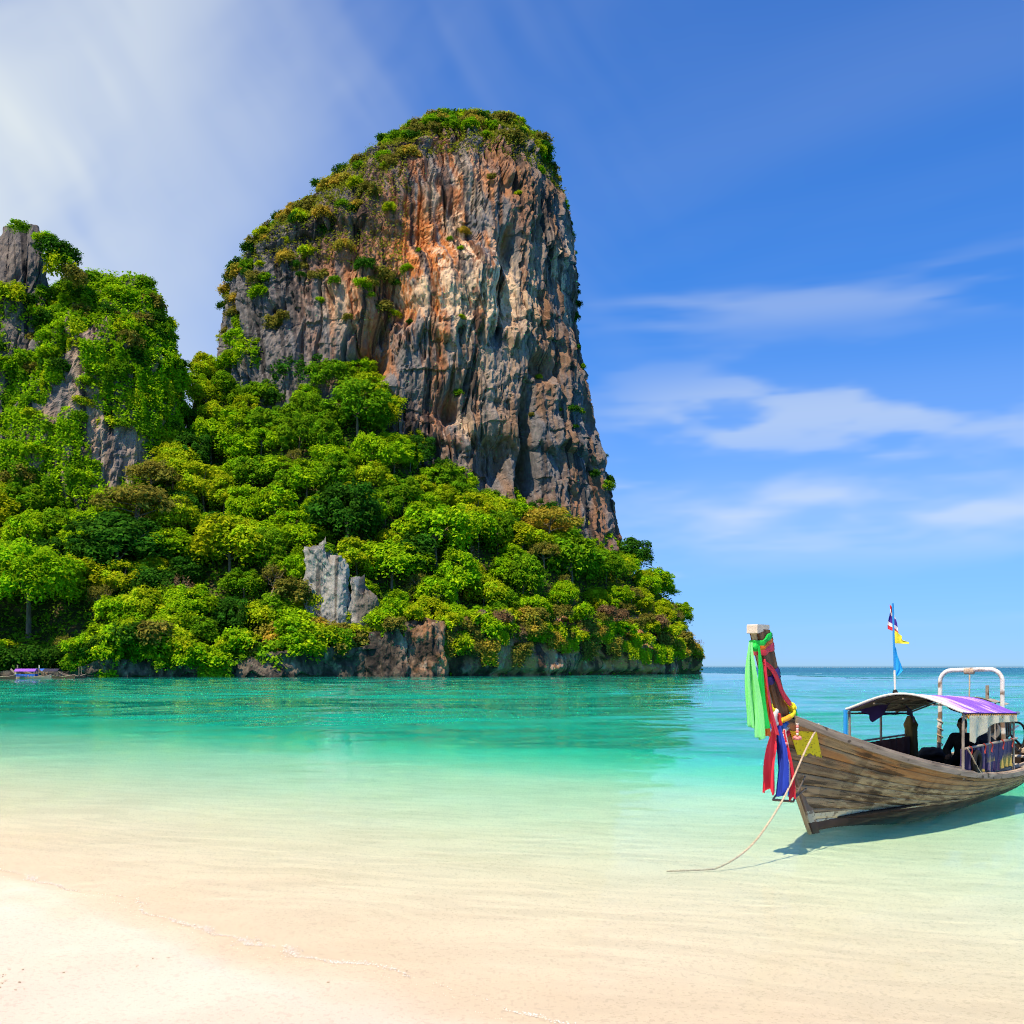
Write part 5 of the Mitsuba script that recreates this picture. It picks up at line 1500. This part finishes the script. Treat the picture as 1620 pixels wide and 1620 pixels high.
FR = lambda z, o=.05, t=0.0: bw(stem_s(z) - .035 - o, t, z)
g = thing('green_scarf', 'light green scarf tied under the pale prow cap with a long hanging tail', 'scarf')
band(2.49, 2.60, .070, 'green_satin', g, 'wrap')
knot(FR(2.44, .06), .055, 'green_satin', g, 2)
tail(FR(2.50, .10, .0), 1.20, .085, 'pale_green_satin', g, 'tail', 1, lean=BA * .16 - BN * .0, amp=.030, spread=1.15)
tail(FR(2.46, .09, .05), 1.02, .045, 'green_satin', g, 'tail', 4, lean=BA * .20 + BN * .03, amp=.03, spread=1.0)
tail(FR(2.50, .13, -.02), 1.05, .060, 'pale_green_satin', g, 'tail', 6, lean=BA * .10 - BN * .05, amp=.03, spread=1.1)
o_ = thing('orange_scarf', 'narrow orange scarf wound round the prow just under the green scarf', 'scarf')
band(2.435, 2.545, .065, 'orange_satin', o_, 'wrap', .010)
tail(FR(2.37, .045, .03), 1.04, .05, 'orange_satin', o_, 'tail', 9, lean=BA * .27, amp=.02)
p_ = thing('pink_scarf', 'coral pink scarf wound round the prow below the orange scarf, its tail hanging free', 'scarf')
band(2.385, 2.475, .095, 'pink_satin', p_, 'wrap', .009)
tail(FR(2.30, .02, .05), .95, .085, 'pink_satin', p_, 'tail', 11, lean=BA * .27 + BN * .05, amp=.02, spread=1.1)
n_ = thing('navy_scarf', 'dark navy blue scarf wound round the middle of the prow', 'scarf')
band(2.03, 2.145, .115, 'navy_satin', n_, 'wrap', .010)
knot(FR(2.02, .01), .04, 'navy_satin', n_, 5); tail(FR(2.03, .03), .13, .06, 'navy_satin', n_, 'tail', 3)
# pink sash draped across the face of the prow, from the front edge down to the back
sk = []
ctl = spline([FR(2.26, .03, .05), prow_face(2.13, .22, .055), prow_face(1.96, .42, .06), prow_face(1.80, .66, .07), prow_face(1.74, .90, .07), prow_face(1.73, 1.18, .03)], 30)
dirs = np.gradient(ctl, axis=0); dirs /= np.linalg.norm(dirs, axis=1, keepdims=True)
side = np.cross(dirs, BN); side /= np.linalg.norm(side, axis=1, keepdims=True)
v7 = np.linspace(-.5, .5, 7); wv_ = np.interp(np.linspace(0, 1, 30), [0, .3, .8, 1], [.05, .085, .085, .055])
P = ctl[:, None] + side[:, None] * (wv_[:, None] * v7[None])[..., None] + BN * (.016 * np.cos(v7 * np.pi * 3))[None, :, None]
k = obj('draped_scarf', sheet(P, .005), 'pink_satin', None, smooth=True)
tag(k, 'pink scarf draped diagonally down across the dark face of the prow', 'scarf')
# garlands: strings of beads round the prow
mats = {}
for nm, c in (('yellow_bead', (0.88, 0.72, 0.02)), ('orange_bead', (0.90, 0.42, 0.03)), ('green_bead', (0.02, 0.50, 0.10)), ('white_bead', (0.78, 0.74, 0.72)), ('red_bead', (0.70, 0.03, 0.03)), ('pink_bead', (0.85, 0.30, 0.28))):
    mat(nm, c, rough=0.6)


def roll(path, r, matk, parent, name='bead'):
    p = np.asarray(path, float); t = np.linspace(0, 1, len(p))
    return obj(name, tube(p, r * (0.86 + .14 * np.abs(np.sin(t * len(p) * 1.3))), 10), matk, parent, smooth=40)


def ring_path(zf, zb, r_out, n=28, ph=0.0):
    a = np.linspace(0, 2 * np.pi, n)
    w_ = .19
    return np.array([bw(float(stem_s(zf)) + .14 - w_ * math.cos(q + ph) * 1.15, r_out * math.sin(q + ph), zf + (zb - zf) * (0.5 - .5 * math.cos(q + ph))) for q in a])


ga = thing('flower_garland', 'yellow and orange garland ring round the prow with pink tassels at its ends', 'garland')
rp = ring_path(1.515, 1.655, .125)
for i in range(9):
    seg = rp[i * 3:i * 3 + 4]
    roll(spline(seg, 8), .034, ('yellow_bead', 'orange_bead', 'yellow_bead')[i % 3], ga)


def tassel(p, parent, seed, L=.21):
    rng = np.random.default_rng(seed); beads = []
    for k in range(5):
        beads.append((trimesh.creation.icosphere(subdivisions=1, radius=.018 + .003 * (k % 2)), p - UP * (.02 + .032 * k), k))
    for b, q, k in beads:
        obj('tassel_bead', b.copy().apply_translation(q), ('white_bead', 'pink_bead')[k % 2], parent, smooth=True)
    ms = []
    for k in range(7):
        a = k * 2 * np.pi / 7; m = trimesh.creation.icosphere(subdivisions=1, radius=.023)
        ms.append(m.apply_translation(p - UP * (L - .02 + .012 * (k % 2)) + .036 * (math.cos(a) * BA + math.sin(a) * BN)))
    obj('tassel_flower', join(ms), 'pink_bead', parent, smooth=True)


tassel(FR(1.43, .03, .10) - BA * .0, ga, 3); tassel(bw(float(stem_s(1.5)) + .22, .17, 1.50), ga, 4)
gb = thing('bead_garland', 'thick yellow and green garland hanging over the back edge of the prow', 'garland')
bk = lambda z, o, t=.05: bw(float(stem_s(z)) + .33 + o, t, z)
roll(spline([bk(1.80, -.08, .05), bk(1.76, -.02, .06), bk(1.70, .035, .065)], 8), .045, 'yellow_bead', gb)
roll(spline([bk(1.71, .03, .07), bk(1.67, .055, .07)], 6), .062, 'yellow_bead', gb)
roll(spline([bk(1.65, .05, .08), bk(1.61, .045, .085), bk(1.58, .04, .09)], 6), .046, 'green_bead', gb)
roll(spline([bk(1.53, .02, .10), bk(1.49, .01, .11), bk(1.45, .01, .115)], 6), .036, 'green_bead', gb)
gc = thing('white_garland', 'white and red garland curving round the front of the prow above the yellow ring', 'garland')
roll(spline([FR(1.74, .05, .02), FR(1.70, .085, .03), FR(1.66, .06, .05)], 6), .032, 'yellow_bead', gc)
roll(spline([FR(1.66, .03, .07), FR(1.62, .09, .06), FR(1.55, .12, .05), FR(1.49, .10, .05)], 10), .038, 'white_bead', gc)
roll(spline([FR(1.62, .0, .07), FR(1.56, .04, .075), FR(1.48, .05, .08)], 8), .030, 'red_bead', gc)
# long ribbons hanging from under the garland
wr = thing('prow_wrap', 'bright blue, white and red cloth wound tightly round the prow under the garland', 'scarf')
band(1.455, 1.545, .075, 'sky_satin', wr, 'wrap', .020); band(1.395, 1.485, .055, 'white_satin', wr, 'wrap', .016); band(1.335, 1.43, .075, 'red_satin', wr, 'wrap', .018)
b_ = thing('blue_ribbon', 'long royal blue ribbon hanging in front of the prow, between two red ribbons', 'ribbon')
tail(FR(1.47, .075, .09), .93, .20, 'blue_satin', b_, 'cloth', 2, lean=BA * .06 - BN * .0, amp=.028, nf=2.2, spread=1.1, ragged=.12)
r1 = thing('red_ribbon', 'long red ribbon hanging left of the blue ribbon on the prow', 'ribbon')
tail(FR(1.44, .12, -.01), .86, .20, 'red_satin', r1, 'cloth', 5, lean=-BA * .02 - BN * .03, amp=.028, nf=1.2, spread=1.25, ragged=.14)
r2 = thing('red_ribbon', 'narrow red ribbon hanging right of the blue ribbon, against the stem', 'ribbon')
tail(FR(1.42, .02, .11), .92, .10, 'red_satin', r2, 'cloth', 8, lean=BA * .13 + BN * .03, amp=.018, nf=1.2, spread=1.2, ragged=.1)
w2 = thing('white_ribbon', 'thin white ribbon hanging between the blue ribbon and the right-hand red ribbon', 'ribbon')
tail(FR(1.42, .035, .12), .72, .022, 'white_satin', w2, 'cloth', 3, lean=BA * .10 + BN * .03, amp=.01)

# ------------------------------------------------------------------ mooring rope, flags
r0 = bw(.02, .25, 1.44)
rp = spline([bw(.10, .06, 1.30), bw(-.22, .20, 1.45), at(1292, 1152, 13.2), at(1276, 1183, 13.0), at(1259, 1222, 12.85), at(1240, 1262, 12.65), at(1215, 1303, 12.45), at(1180, 1345, 12.1), at(1145, 1368, 11.9), at(1100, 1383, 11.75), at(1055, 1391, 11.65)], 90)
rp[:, 2] = np.maximum(rp[:, 2], np.array([float(sand_z(q[0], q[1])) for q in rp]) + .03)
k = obj('mooring_rope', tube(rp, np.linspace(.013, .011, 90), 7), 'rope_mat', None, smooth=True)
tag(k, 'pale mooring rope running from the bow rail down into the shallow water', 'rope')

mat('pole_paint', proc(lambda p, n, uv: mikit.mix(mi.Color3f(0.72, 0.72, 0.70), mi.Color3f(0.02, 0.26, 0.70), mikit.smoothstep(2.14, 2.16, p.z))), rough=0.45, spec=0.5)
fp = thing('flagpole', 'thin pole, white below and blue above, standing on the front edge of the canopy', 'flagpole')
f0 = bw(3.58, -.13, 1.76); f1 = at(1412.5, 954, f0[1] + .02)
obj('pole', tube([f0, f1], .017, 8), 'pole_paint', fp, smooth=40)
obj('lashing', lump(f0 + UP * .03, .045, .04, .05, 3, n=2), 'black_cloth', fp, smooth=True)
on = lambda t: f0 + (f1 - f0) * t
RT = unit(V(1, -.25, 0))


def flag(P, matk, name, lab, **kw):
    k = obj(name, sheet(P, .003), matk, None, smooth=True, **kw)
    tag(k, lab, 'flag'); return k


def thai(p, n, uv):
    v = uv.x
    c = mikit.mix(mi.Color3f(0.62, 0.03, 0.05), mi.Color3f(0.80, 0.78, 0.78), mi.Float(dr.select((v > .167) & (v < .833), 1.0, 0.0)))
    return mikit.mix(c, mi.Color3f(0.085, 0.035, 0.33), mi.Float(dr.select((v > .333) & (v < .667), 1.0, 0.0)))


mat('striped_flag', proc(thai), rough=0.7)
u, v = np.meshgrid(np.linspace(0, 1, 40), np.linspace(0, 1, 16), indexing='ij')   # u down the hoist, v out
hz = on(0.985) * (1 - u[..., None]) + on(0.72) * u[..., None]
P = hz + RT * (-.045 - .035 * u + (.06 + .115 * u) * v + .01 * np.sin(6 * u + 5 * v))[..., None] - UP * (.11 * v)[..., None] + np.cross(RT, UP) * (-.025 + .022 * np.sin(9 * v + 4 * u))[..., None]
uvf = np.stack([u, v], -1).reshape(-1, 2)
flag(P, 'striped_flag', 'striped_flag', 'red, white and dark blue striped flag drooping at the top of the pole', uv=np.vstack([uvf, uvf]))
mat('yellow_flag', (0.80, 0.72, 0.05), rough=0.7); mat('sky_flag', (0.02, 0.36, 0.78), rough=0.7)
u, v = np.meshgrid(np.linspace(0, 1, 20), np.linspace(0, 1, 22), indexing='ij')
hz = on(.705) * (1 - u[..., None]) + on(.56) * u[..., None]
wdt = .21 * (0.55 + .45 * u - .12 * np.sin(u * np.pi * 2))
P = hz + RT * (.015 + wdt * v)[..., None] - UP * (.10 * v * (1 - .7 * u) + .02 * v * np.sin(u * 5))[..., None] + np.cross(RT, UP) * (.015 * np.sin(6 * v + 2 * u))[..., None]
flag(P, 'yellow_flag', 'yellow_flag', 'small yellow flag flying below the striped flag')
hz = on(.53) * (1 - u[..., None]) + on(.22) * u[..., None]
wdt = .115 * np.interp(u, [0, .25, .55, .8, 1], [.15, .35, .75, 1.0, .3])
P = hz + RT * (.012 + wdt * v)[..., None] - UP * (.03 * v)[..., None] + np.cross(RT, UP) * (.03 * np.sin(9 * v + 6 * u) * v)[..., None]
flag(P, 'sky_flag', 'blue_flag', 'limp sky blue flag hanging lowest on the pole')

# ------------------------------------------------------------------ the seated person and the engine
mat('skin', (0.16, 0.085, 0.05), rough=0.6); mat('hair', (0.010, 0.008, 0.008), rough=0.7)


def body(joints, bones, refine=.02, it=6):
    man = m3.Manifold()
    for a, b in bones:
        (pa, ra), (pb, rb) = joints[a], joints[b]
        s1 = m3.Manifold.sphere(ra, 20).translate([float(x) for x in pa]); s2 = m3.Manifold.sphere(rb, 20).translate([float(x) for x in pb])
        man = man + m3.Manifold.batch_hull([s1, s2])
    man = man.refine_to_length(refine)
    mm = man.to_mesh(); m = tm(mm.vert_properties[:, :3], mm.tri_verts)
    m.merge_vertices(); trimesh.smoothing.filter_taubin(m, iterations=it)
    return m


PS, PT, PZ = 6.45, .10, .42       # sits on a thwart, facing the bow
pj = lambda f, l, z: bw(PS - f, PT + l, PZ + z)
J = {'pelvis': (pj(0, 0, .10), .17), 'waist': (pj(-.04, 0, .26), .165), 'chest': (pj(.0, 0, .42), .175), 'shl': (pj(.03, .155, .50), .088), 'shr': (pj(.03, -.155, .50), .088), 'neckb': (pj(.05, 0, .56), .062),
     'ell': (pj(.10, .27, .27), .068), 'elr': (pj(.12, -.26, .27), .068), 'wrl': (pj(.34, .16, .20), .038), 'wrr': (pj(.34, -.14, .20), .038),
     'hipl': (pj(.05, .09, .07), .105), 'hipr': (pj(.05, -.09, .07), .105), 'knl': (pj(.42, .13, .13), .068), 'knr': (pj(.42, -.13, .13), .068), 'anl': (pj(.44, .12, -.24), .046), 'anr': (pj(.44, -.12, -.24), .046)}
per = thing('person', 'person in dark clothes sitting in the shade under the rear of the canopy', 'person')
obj('clothes', body(J, [('pelvis', 'waist'), ('waist', 'chest'), ('chest', 'shl'), ('chest', 'shr'), ('shl', 'shr'), ('chest', 'neckb'), ('shl', 'ell'), ('ell', 'wrl'), ('shr', 'elr'), ('elr', 'wrr'), ('pelvis', 'hipl'), ('pelvis', 'hipr'), ('hipl', 'knl'), ('hipr', 'knr'), ('knl', 'anl'), ('knr', 'anr')]), 'black_cloth', per, smooth=True)
hd = pj(.085, 0, .735)
m = trimesh.creation.icosphere(subdivisions=4); vv = m.vertices.copy()
fw = vv[:, 0]
shape_ = np.stack([vv[:, 0] * .098, vv[:, 1] * .076, vv[:, 2] * .118], 1)
shape_[:, 0] += .016 * np.exp(-((vv[:, 1] / .20) ** 2 + ((vv[:, 2] + .12) / .22) ** 2)) * (fw > 0)
shape_[:, 0] -= .008 * (np.exp(-(((np.abs(vv[:, 1]) - .38) / .2) ** 2 + ((vv[:, 2] - .12) / .16) ** 2))) * (fw > 0)
shape_[:, 0] += .006 * np.exp(-((vv[:, 1] / .35) ** 2 + ((vv[:, 2] + .50) / .10) ** 2)) * (fw > 0)
shape_[:, 1] *= np.where(vv[:, 2] < -.3, 1 - .3 * (-vv[:, 2] - .3), 1)
head = tm(hd - shape_[:, :1] * BA + shape_[:, 1:2] * BN + shape_[:, 2:] * UP, m.faces)
ears = [lump(hd + BN * s_ * .077 - UP * .005, .026, .012, .034, 4, n=2, rough=.1) for s_ in (1, -1)]
obj('head', join([head, tube([pj(.05, 0, .52), pj(.075, 0, .66)], .052, 12)] + ears), 'skin', per, smooth=True)
hm = shape_ * 1.09 + [-.012, 0, .012]
keep = (m.vertices[m.faces].mean(1)[:, 2] > .22) | (m.vertices[m.faces].mean(1)[:, 0] < -.25)
keep &= m.vertices[m.faces].mean(1)[:, 2] > -.62
obj('hair', tm(hd - hm[:, :1] * BA + hm[:, 1:2] * BN + hm[:, 2:] * UP, m.faces[keep]), 'hair', per, smooth=True)


def hand(wr, fwd, side, thumb_side):
    """a relaxed curled hand: palm, four fingers, thumb"""
    fwd, side = unit(fwd), unit(side); dn = np.cross(fwd, side); dn = dn if dn[2] < 0 else -dn
    J, B = {'w': (wr, .024), 'p': (wr + fwd * .045, .022)}, [('w', 'p')]
    for i, (o, L) in enumerate(((-.030, .075), (-.010, .085), (.010, .080), (.030, .062))):
        k = wr + fwd * .085 + side * o; J[f'k{i}'] = (k, .012); J[f'm{i}'] = (k + fwd * L * .5 + dn * .012, .0095); J[f't{i}'] = (k + fwd * L * .75 + dn * .042, .008)
        B += [('p', f'k{i}'), (f'k{i}', f'm{i}'), (f'm{i}', f't{i}')]
    s = thumb_side
    J['a'] = (wr + fwd * .035 + side * .034 * s, .012); J['b'] = (wr + fwd * .07 + side * .055 * s + dn * .012, .0105); J['c'] = (wr + fwd * .095 + side * .052 * s + dn * .03, .009)
    B += [('w', 'a'), ('a', 'b'), ('b', 'c')]
    return body(J, B, .006, 4)


for s_, wn in ((1, 'wrl'), (-1, 'wrr')):
    obj('hand', hand(J[wn][0] - BA * .02, -BA - UP * .15, BN, -s_), 'skin', per, smooth=True)
# dark cloth heap behind the person
k = obj('dark_bundle', lump(bw(7.0, .25, .66), .42, .30, .30, 9), 'black_cloth', None, smooth=True)
tag(k, 'black heap of cloth behind the seated person', 'bundle')

eng = thing('boat_engine', 'black longtail engine with bare pipes on a pivot at the stern', 'engine')
mat('engine_black', proc(lambda p, n, uv: mikit.mix(mi.Color3f(0.012, 0.012, 0.013), mi.Color3f(0.075, 0.065, 0.058), mikit.smoothstep(.5, .75, mikit.fbm(p.x * 9, p.y * 9, p.z * 9, 4)))), rough=0.5, spec=0.4)
mat('steel', (0.38, 0.36, 0.33), rough=0.4, metallic=0.7)
E0 = bw(8.75, .05, .98); eb = lambda s, t, z: E0 + s * BA + t * BN + z * UP
obj('block', box8(eb(0, 0, 0), BA, BN, UP, .66, .42, .40, .05), 'engine_black', eng)
obj('cylinder_head', box8(eb(0, 0, .25), BA, BN, UP, .58, .22, .12, .03), 'engine_black', eng)
for i in range(4):
    obj('cooling_fin', box8(eb(-.21 + .14 * i, .22, .02), BA, BN, UP, .05, .05, .30, .01), 'engine_black', eng)
obj('air_filter', tube([eb(.05, -.05, .32), eb(.05, -.05, .44)], .13, 18), 'engine_black', eng, smooth=40)
obj('exhaust_pipe', tube(spline([eb(-.2, .2, .18), eb(-.3, .32, .25), eb(-.05, .36, .30), eb(.35, .34, .30)], 20), .035, 10), 'steel', eng, smooth=40)
obj('flywheel', tube([eb(-.36, 0, -.02), eb(-.42, 0, -.02)], .19, 24), 'steel', eng, smooth=40)
obj('fan', tube([eb(-.44, 0, .08), eb(-.46, 0, .08)], .15, 16), 'engine_black', eng, smooth=40)
obj('tiller', tube(spline([eb(-.2, -.12, .22), eb(-.7, -.16, .36), eb(-1.35, -.20, .40)], 14), .022, 8), 'steel', eng, smooth=40)
obj('drive_shaft', tube([eb(.3, 0, -.05), eb(3.9, 0, -1.35)], .03, 10), 'steel', eng, smooth=40)
obj('shaft_guard', tube([eb(.3, .06, .02), eb(2.6, .06, -.72)], .024, 8), 'engine_black', eng, smooth=40)
obj('pivot_post', tube([eb(.25, 0, -.85), eb(.2, 0, -.2)], .07, 12), 'engine_black', eng, smooth=40)
for s_ in (1, -1):
    obj('engine_mount', beam(eb(-.5, .16 * s_, -.24), eb(.6, .16 * s_, -.28), .05, .07), 'engine_black', eng)
    obj('lift_bar', tube([eb(-.5, .30 * s_, -.62), eb(-.15, .2 * s_, -.1), eb(.9, .2 * s_, .02)], .020, 8), 'steel', eng, smooth=40)
obj('hose', tube(spline([eb(.2, .2, .1), eb(.45, .42, .0), eb(.5, .40, -.3), eb(.2, .36, -.45)], 16), .022, 8), 'rubber', eng, smooth=True)
# propeller at the end of the shaft, out of the water
pc = eb(3.95, 0, -1.37)
obj('propeller', join([lump(pc, .06, .05, .05, 2, n=2, rough=.05)] + [lump(pc + .10 * (math.cos(a) * BN + math.sin(a) * UP), .018, .09, .05, 2, n=2, rough=.05, ay=math.cos(a) * BN + math.sin(a) * UP) for a in (0, 2.09, 4.19)]), 'steel', eng, smooth=True)
# little roof over the engine, with a stub of post
hdn = thing('engine_hood', 'pale battered hood above the engine behind the canopy, with a short brown post', 'hood')
P = np.array([[bw(8.2 + 1.0 * u, -.42 + .62 * v, 1.50 + .10 * math.cos((v - .5) * 2.6) - .09 * u + .02 * math.sin(9 * u + 5 * v)) for v in np.linspace(0, 1, 12)] for u in np.linspace(0, 1, 16)])
obj('sheet', sheet(P, .012), 'grey_pole', hdn, smooth=40)
obj('post', tube([bw(8.55, -.05, .6), bw(8.55, -.05, 1.84)], .035, 8), 'grey_wood', hdn, smooth=40)
for t0 in (-.38, .16):
    obj('strut', tube([bw(8.3, t0, .5), bw(8.3, t0, 1.5)], .018, 6), 'grey_pole', hdn, smooth=40)
# coil of rope and a plastic drum by the stern
cq = np.concatenate([[bw(9.3, .52 + .004 * k, .50 + .016 * k) + .17 * (math.cos(a) * BA + math.sin(a) * BN) for a in np.linspace(0, 6.28, 16)] for k in range(5)])
k = obj('rope_coil', tube(cq, .014, 5), 'rope_mat', None, smooth=True); tag(k, 'coil of rope lying on the stern next to the engine', 'rope')


# ------------------------------------------------------------------ the small boats moored under the trees, far left
mat('far_brown', (0.13, 0.085, 0.055), rough=0.8); mat('far_pale', (0.36, 0.29, 0.22), rough=0.8); mat('far_dark', (0.040, 0.035, 0.035), rough=0.8)
mat('far_purple', (0.28, 0.10, 0.60), rough=0.7); mat('far_blue', (0.03, 0.13, 0.55), rough=0.7); mat('far_navy', (0.030, 0.030, 0.060), rough=0.8); mat('far_white', (0.70, 0.68, 0.66), rough=0.7)


def small_boat(px, Y, L, yaw, hullm, roofm, label, prow_h=1.9, roof=(0.30, 0.75), panel=None, arch=False, flag=None):
    o = V(float(bear(px)) * Y, Y, 0); a = V(math.cos(yaw), math.sin(yaw), 0); b = V(-a[1], a[0], 0)
    P = lambda s, t, z: o + s * a + t * b + z * UP
    key = thing('moored_boat', label, 'boat', None)
    u, v = np.meshgrid(np.linspace(0, 1, 26), np.linspace(-1, 1, 13), indexing='ij')
    wd = .75 * (1 - np.abs(2 * u - 1) ** 2.4) ** .8 + .03
    zg = .58 + .95 * np.abs(1 - u * 1.35).clip(0, 1) ** 3 * (u < .74) + .35 * np.clip((u - .75) / .25, 0, 1) ** 2
    zz = -.15 + (zg + .15) * np.abs(v) ** 2.2
    G = o + (u * L)[..., None] * a + (wd * np.sign(v) * np.abs(v) ** .6)[..., None] * b + zz[..., None] * UP
    obj('hull', sheet(G, .05), hullm, key, smooth=40)
    obj('prow', beam(P(.25, 0, .9), P(-.75, 0, prow_h), .10, .28), hullm, key)
    obj('gunwale', join([tube(G[:, j], .045, 6) for j in (0, -1)]), 'far_pale', key, smooth=40)
    if roofm:
        s0, s1 = roof[0] * L, roof[1] * L
        R = np.array([[P(s, t, 1.42 + .48 * math.cos(t / .8 * 1.5)) for t in np.linspace(-.8, .8, 9)] for s in np.linspace(s0, s1, 6)])
        obj('canopy', sheet(R, .03), roofm, key, smooth=40)
        for s in (s0 + .1, s1 - .1):
            for t in (-.7, .7):
                obj('post', tube([P(s, t, .4), P(s, t, 1.48)], .035, 6), 'far_pale', key, smooth=40)
        if panel:
            u, v = np.meshgrid(np.linspace(0, 1, 30), np.linspace(0, 1, 5), indexing='ij')
            for t in (-.78, .78):
                obj('side_panel', sheet(P(0, t, 0) + ((s0 + .1) + (s1 - s0 - .2) * u)[..., None] * a + (.05 * np.sin(u * 40))[..., None] * b + (.55 + .45 * v)[..., None] * UP, .02), panel, key, smooth=40)
    if arch:
        obj('arch', tube([P(L * .8, -.5, .4), P(L * .8, -.5, 2.3), P(L * .8, .5, 2.3), P(L * .8, .5, .4)], .04, 6), 'far_pale', key, smooth=40)
    obj('tail_pole', tube([P(L * .86, 0, .9), P(L * 1.28, 0, .55)], .045, 6), 'far_dark', key, smooth=40)
    obj('engine', box8(P(L * .87, 0, .75), a, b, UP, .6, .4, .4, .06), 'far_dark', key)
    return key


small_boat(-32, 176, 6.0, .06, 'far_brown', None, 'brown open boat cut off by the left edge of the picture', prow_h=2.0)
small_boat(24, 179, 6.2, .05, 'far_pale', 'far_purple', 'small boat with purple canopy and blue side panels moored at far left', panel='far_blue', roof=(.02, .60))
small_boat(40, 190, 6.5, .12, 'far_brown', 'far_blue', 'small boat with blue canopy moored behind the purple-roofed one', arch=False, roof=(.25, .62))
small_boat(66, 184, 6.5, -.16, 'far_brown', 'far_navy', 'brown boat with dark canopy moored right of the purple-roofed one', roof=(.1, .55))
small_boat(92, 188, 5.0, .02, 'far_dark', None, 'dark blue boat with a metal arch, rightmost of the moored boats', arch=True)
for i, (px, py, c, lab) in enumerate(((27, 1053, 'far_pale', 'small cream flag over the purple-roofed moored boat'), (61, 1053, 'far_white', 'small white flag behind the blue-roofed moored boat'))):
    k = thing('boat_flag', lab, 'flag'); q = at(px, py, 183); q0 = V(q[0], q[1], .8)
    obj('pole', tube([q0, q + UP * .2], .025, 6), 'far_pale', k)
    u, v = np.meshgrid(np.linspace(0, 1, 8), np.linspace(0, 1, 8), indexing='ij')
    obj('cloth', sheet(q + UP * (.15 - .55 * u)[..., None] + V(1, 0, 0) * (.05 + .16 * v)[..., None] + V(0, 1, 0) * (.05 * np.sin(6 * v))[..., None], .01), c, k)
